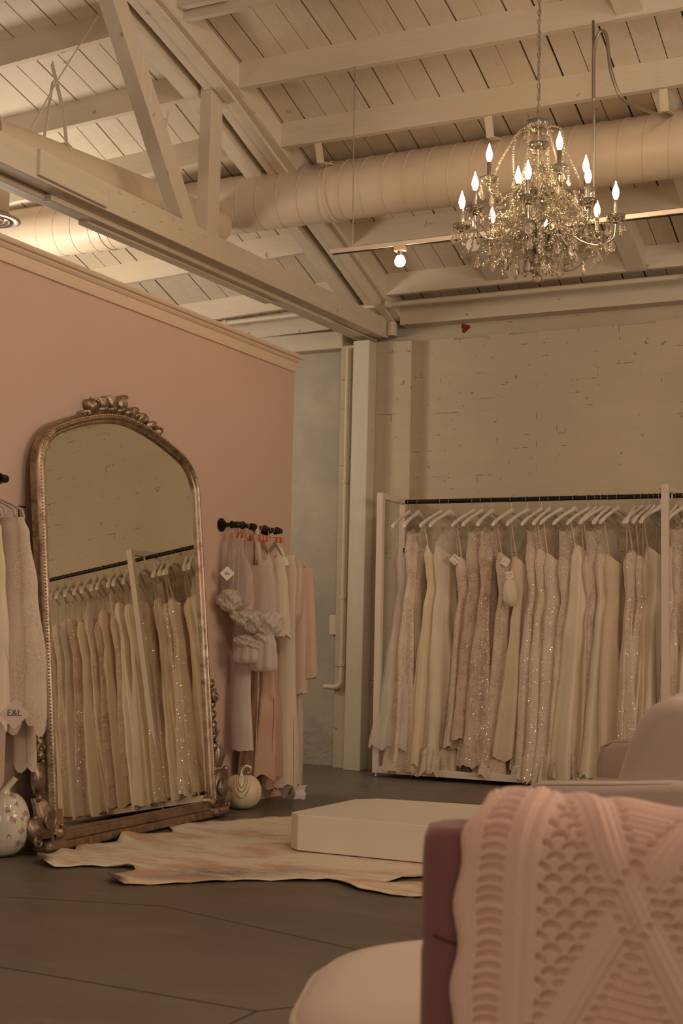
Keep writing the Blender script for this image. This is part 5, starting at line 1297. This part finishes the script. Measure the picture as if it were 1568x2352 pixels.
MB().box(FX - .02, FX + .10, FY, FY + .68, .30, .80).build('backrest', M_linen, fc, bevel=.03, seg=4, smooth=True)
MB().box(FX + .08, FX + .66, FY + .06, FY + .62, .28, .45).build('seat', M_linen, fc, bevel=.03, seg=4, smooth=True)
for y in (FY, FY + .60): MB().box(FX + .08, FX + .64, y, y + .08, .28, .60).build('arm', M_linen, fc, bevel=.02, seg=3, smooth=True)
for x in (FX + .04, FX + .6):
    for y in (FY + .05, FY + .63): MB().lathe([(.014, 0), (.02, .29)], (x, y, 0), 10).build('leg', M_black, fc)

# ------------------------------------------------------------------ near chair with the knitted throw
M_mauve = fabric_up('mauve_velvet', (.23, .085, .08)); M_boucle = fabric_up('pale_blush_cover', (.56, .42, .34))
L_ = Vector((.94, .34, 0)).normalized(); Fd = Vector((-L_.y, L_.x, 0))       # along the back; towards the seat
C0 = Vector((-.728, 1.735, 0))
cc_ = thing('accent_chair', 'mauve velvet chair seen from behind with a pale round-cornered seat', 'chair', (C0.x, C0.y, 0))
def cp(a, b, z_): return C0 + L_ * a + Fd * b + Vector((0, 0, z_))
rows = []
def rrect(hw, hd, r_, n_=7):
    pts = []
    for sx_, sy_, st in ((1, -1, -PI / 2), (1, 1, 0), (-1, 1, PI / 2), (-1, -1, PI)):
        for i in range(n_):
            a_ = st + PI / 2 * i / (n_ - 1); pts.append((sx_ * (hw - r_) + r_ * math.cos(a_), sy_ * (hd - r_) + r_ * math.sin(a_)))
    return pts
ring = rrect(.36, .06, .045)
zs_ = [(.20, 1), (.40, 1.0), (.60, 1.0), (.612, .98), (.624, 1.0), (.70, 1.0), (.735, .995), (.755, .975), (.767, .93), (.771, .80)]
for z_, s_ in zs_:
    e = (1 - s_) * .1 + (0 if z_ < .78 else 0)
    rows.append([cp(.36 + a - math.copysign(min(abs(a), e), a) * 1.0, .06 + b * (s_ if z_ > .75 or s_ < .99 else 1), z_ + (-.012 * (a + .36) * 6 if 0 else 0)) for a, b in ring + ring[:1]])
m_ = MB().grid(rows); k = len(ring); m_.add(rows[-1][:k], [tuple(range(k))])
m_.build('backrest', M_mauve, cc_, smooth=True)
MB().tube([cp(.018, .003, .630), cp(.03, .0005, .626), cp(.08, -.001, .612), cp(.3, -.001, .608)], .0022, 6).build('crease_line', simple('mauve_crease_shade', (.10, .04, .035), .9), cc_, smooth=True)  # crease shade drawn as a darker mauve cord
SC = Vector((-.62, 2.27, 0)); ring = rrect(.50, .42, .32, 12)
def sp(a, b, z_): return SC + L_ * a + Fd * b + Vector((0, 0, z_))
rows = []
for z_, s_ in ((.20, .90), (.30, .965), (.40, .985), (.418, .995), (.432, .985), (.445, .955), (.456, .86), (.462, .65), (.465, .35), (.466, .05)):
    rows.append([sp(a * s_, b * s_, z_) for a, b in ring + ring[:1]])
st_ = MB().grid(rows).build('seat', M_boucle, cc_, smooth=True)
MB().tube([sp(a * 1.0, b * 1.0, .420) for a, b in ring], .007, 8, closed=True).build('piping', M_boucle, st_, smooth=True)
for a, b in ((-.36, -.26), (.36, -.26), (-.36, .26), (.36, .26)): MB().lathe([(.014, 0), (.022, .21)], sp(a, b, 0), 10).build('leg', M_black, cc_)
MB().grid([[cp(a, b, z_) for a in (.06, .60)] for b, z_ in ((.05, .30), (.25, .30), (.25, .22), (.05, .22))]).build('back_bracket', M_black, cc_)

# the throw: a cable knit with eyelets, modelled stitch relief
def knit(u, v):
    """height of the knit at u (from the left edge), v (down from the top), metres, on the back of the chair"""
    px, py = u / .00032, v / .00032            # pattern units
    h = 0.0
    def hole(cx_, cy_, rx, ry):
        d = ((px - cx_) / rx) ** 2 + ((py - cy_) / ry) ** 2
        return -1.0 * math.exp(-d * 1.6)
    def cable(d, wd):
        a_ = abs(d) / wd
        return .55 * math.cos(min(1, a_) * PI / 2) + .10 * math.cos(min(a_, 1) * PI * 3) if a_ < 1 else 0
    # border ladder
    if px < 215:
        row = math.floor(py / 43.0); cy_ = (row + .5) * 43
        if 85 < px < 190: h += -1.0 * math.exp(-((py - cy_ - (px - 137) ** 2 * .0035 + 5 * math.sin(row * 2.3)) / 8.5) ** 2)
        h += cable(px - 20, 42) * .8
    h += cable(px - 245, 34) * .55 + cable(px - 305, 26) * .35
    # big X cables; their crossing
    X0, Y0, sl = 720, 830, .56
    P_ = 1150
    for kx in (-1, 0, 1, 2):
        xc = X0 + kx * P_
        for sg in (-1, 1):
            d = (px - xc) - sg * (py - Y0) * sl
            dd = d / math.sqrt(1 + sl * sl)
            h += cable(dd, 52) * .8
            # eyelets running beside each band
            for o_ in (-88, 88):
                t_ = (dd - o_) / 13
                if abs(t_) < 2.4:
                    s_ = ((py) % 46) / 46 - .5; h += -1.0 * math.exp(-t_ * t_) * math.exp(-(s_ * 4.2) ** 2)
    # side diamonds of arched eyelets, lower and upper triangles of ribs
    q = abs(((px - X0 + P_ / 2) % P_) - P_ / 2); w_ = abs(py - Y0) * sl
    if px > 330:
        if q > w_ + 120:
            cw, chh = 112, 92
            for rr in (math.floor(py / chh) - 0,):
                for sh in (0, 1):
                    cy_ = (rr + .5 * sh) * chh + 20 + (chh if sh == 0 and (py - rr * chh) > chh * .75 else 0)
                    xo = (px + (cw / 2 if sh else 0)) % cw - cw / 2
                    arc_ = cy_ + xo * xo * .014
                    d = (py - arc_) / 9
                    if abs(xo) < 38: h += -1.2 * math.exp(-d * d) * (1 - (abs(xo) / 44) ** 4)
        elif q < w_ - 120:
            if py > Y0: h += .28 * math.cos(py / 40 * 2 * PI) + .10 * math.cos(px / 24 * 2 * PI)
            else: h += .10 * math.cos(py / 30 * 2 * PI)
    h += .05 * math.sin(px / 15 * 2 * PI + 2.2 * math.sin(py / 9)) + .04 * math.sin(py / 9 * 2 * PI)
    return max(-1.3, h)
def throw_path(s_):
    """s_ metres along the cloth: 0 on the top ridge, positive down the rear, negative down the front"""
    R = .082; q = R * PI / 2; zt_ = .728
    if s_ > q: return (-.026 - .012 * math.sin(min(1, (s_ - q) / .35) * PI * .5), zt_ - (s_ - q))
    if s_ < -q: return (-.026 + 2 * R, zt_ + (s_ + q))
    a_ = s_ / R; return (-.026 + R - R * math.sin(a_), zt_ + R * math.cos(a_))
NU, NV = 420, 520; U1 = .66; S0, S1 = -.34, .52
rows = []
for i in range(NV + 1):
    s_ = lerp(S1, S0, i / NV); b, z_ = throw_path(s_); b2, z2 = throw_path(s_ + .004)
    tx, tz = b2 - b, z2 - z_; L = math.hypot(tx, tz); nb, nz = tz / L, -tx / L      # outward normal
    if s_ > .129: nb, nz = -1, 0
    row = []
    for j_ in range(NU + 1):
        u = U1 * j_ / NU; h = knit(u, s_ + .10) * .0135
        edge = .045 * math.exp(-((s_ + .02) / .09) ** 2) + .006 * math.sin(s_ * 9) * (1 - u / U1) + .004 * math.sin(s_ * 60) * max(0, 1 - u / .05)
        roll = -.016 * max(0, 1 - u / .03) ** 2
        sag = .008 * math.sin(min(1, u / .5) * PI / 2) ** 1.5 + .010 * math.sin(u * 16 + .6)
        wav = .006 * math.sin(u * 22 + s_ * 6)
        bb = b + nb * (h + roll + wav); zz = z_ + nz * (h + roll) + sag + .004 * math.sin(u * 40)
        row.append(cp(.043 + u + edge, bb - (.010 if b < .05 else 0), max(.12, zz)))
    rows.append(row)
o = MB().grid(rows).build('knitted_throw', fabric_up('pink_chunky_yarn', (.76, .50, .395)), smooth=True)
tag(o, 'chunky pink cable-knit throw draped over the back of the mauve chair', 'throw blanket')
for o in list(bpy.data.objects):
    for k in ('_o', '_u', '_v', '_c'):
        if k in o: del o[k]
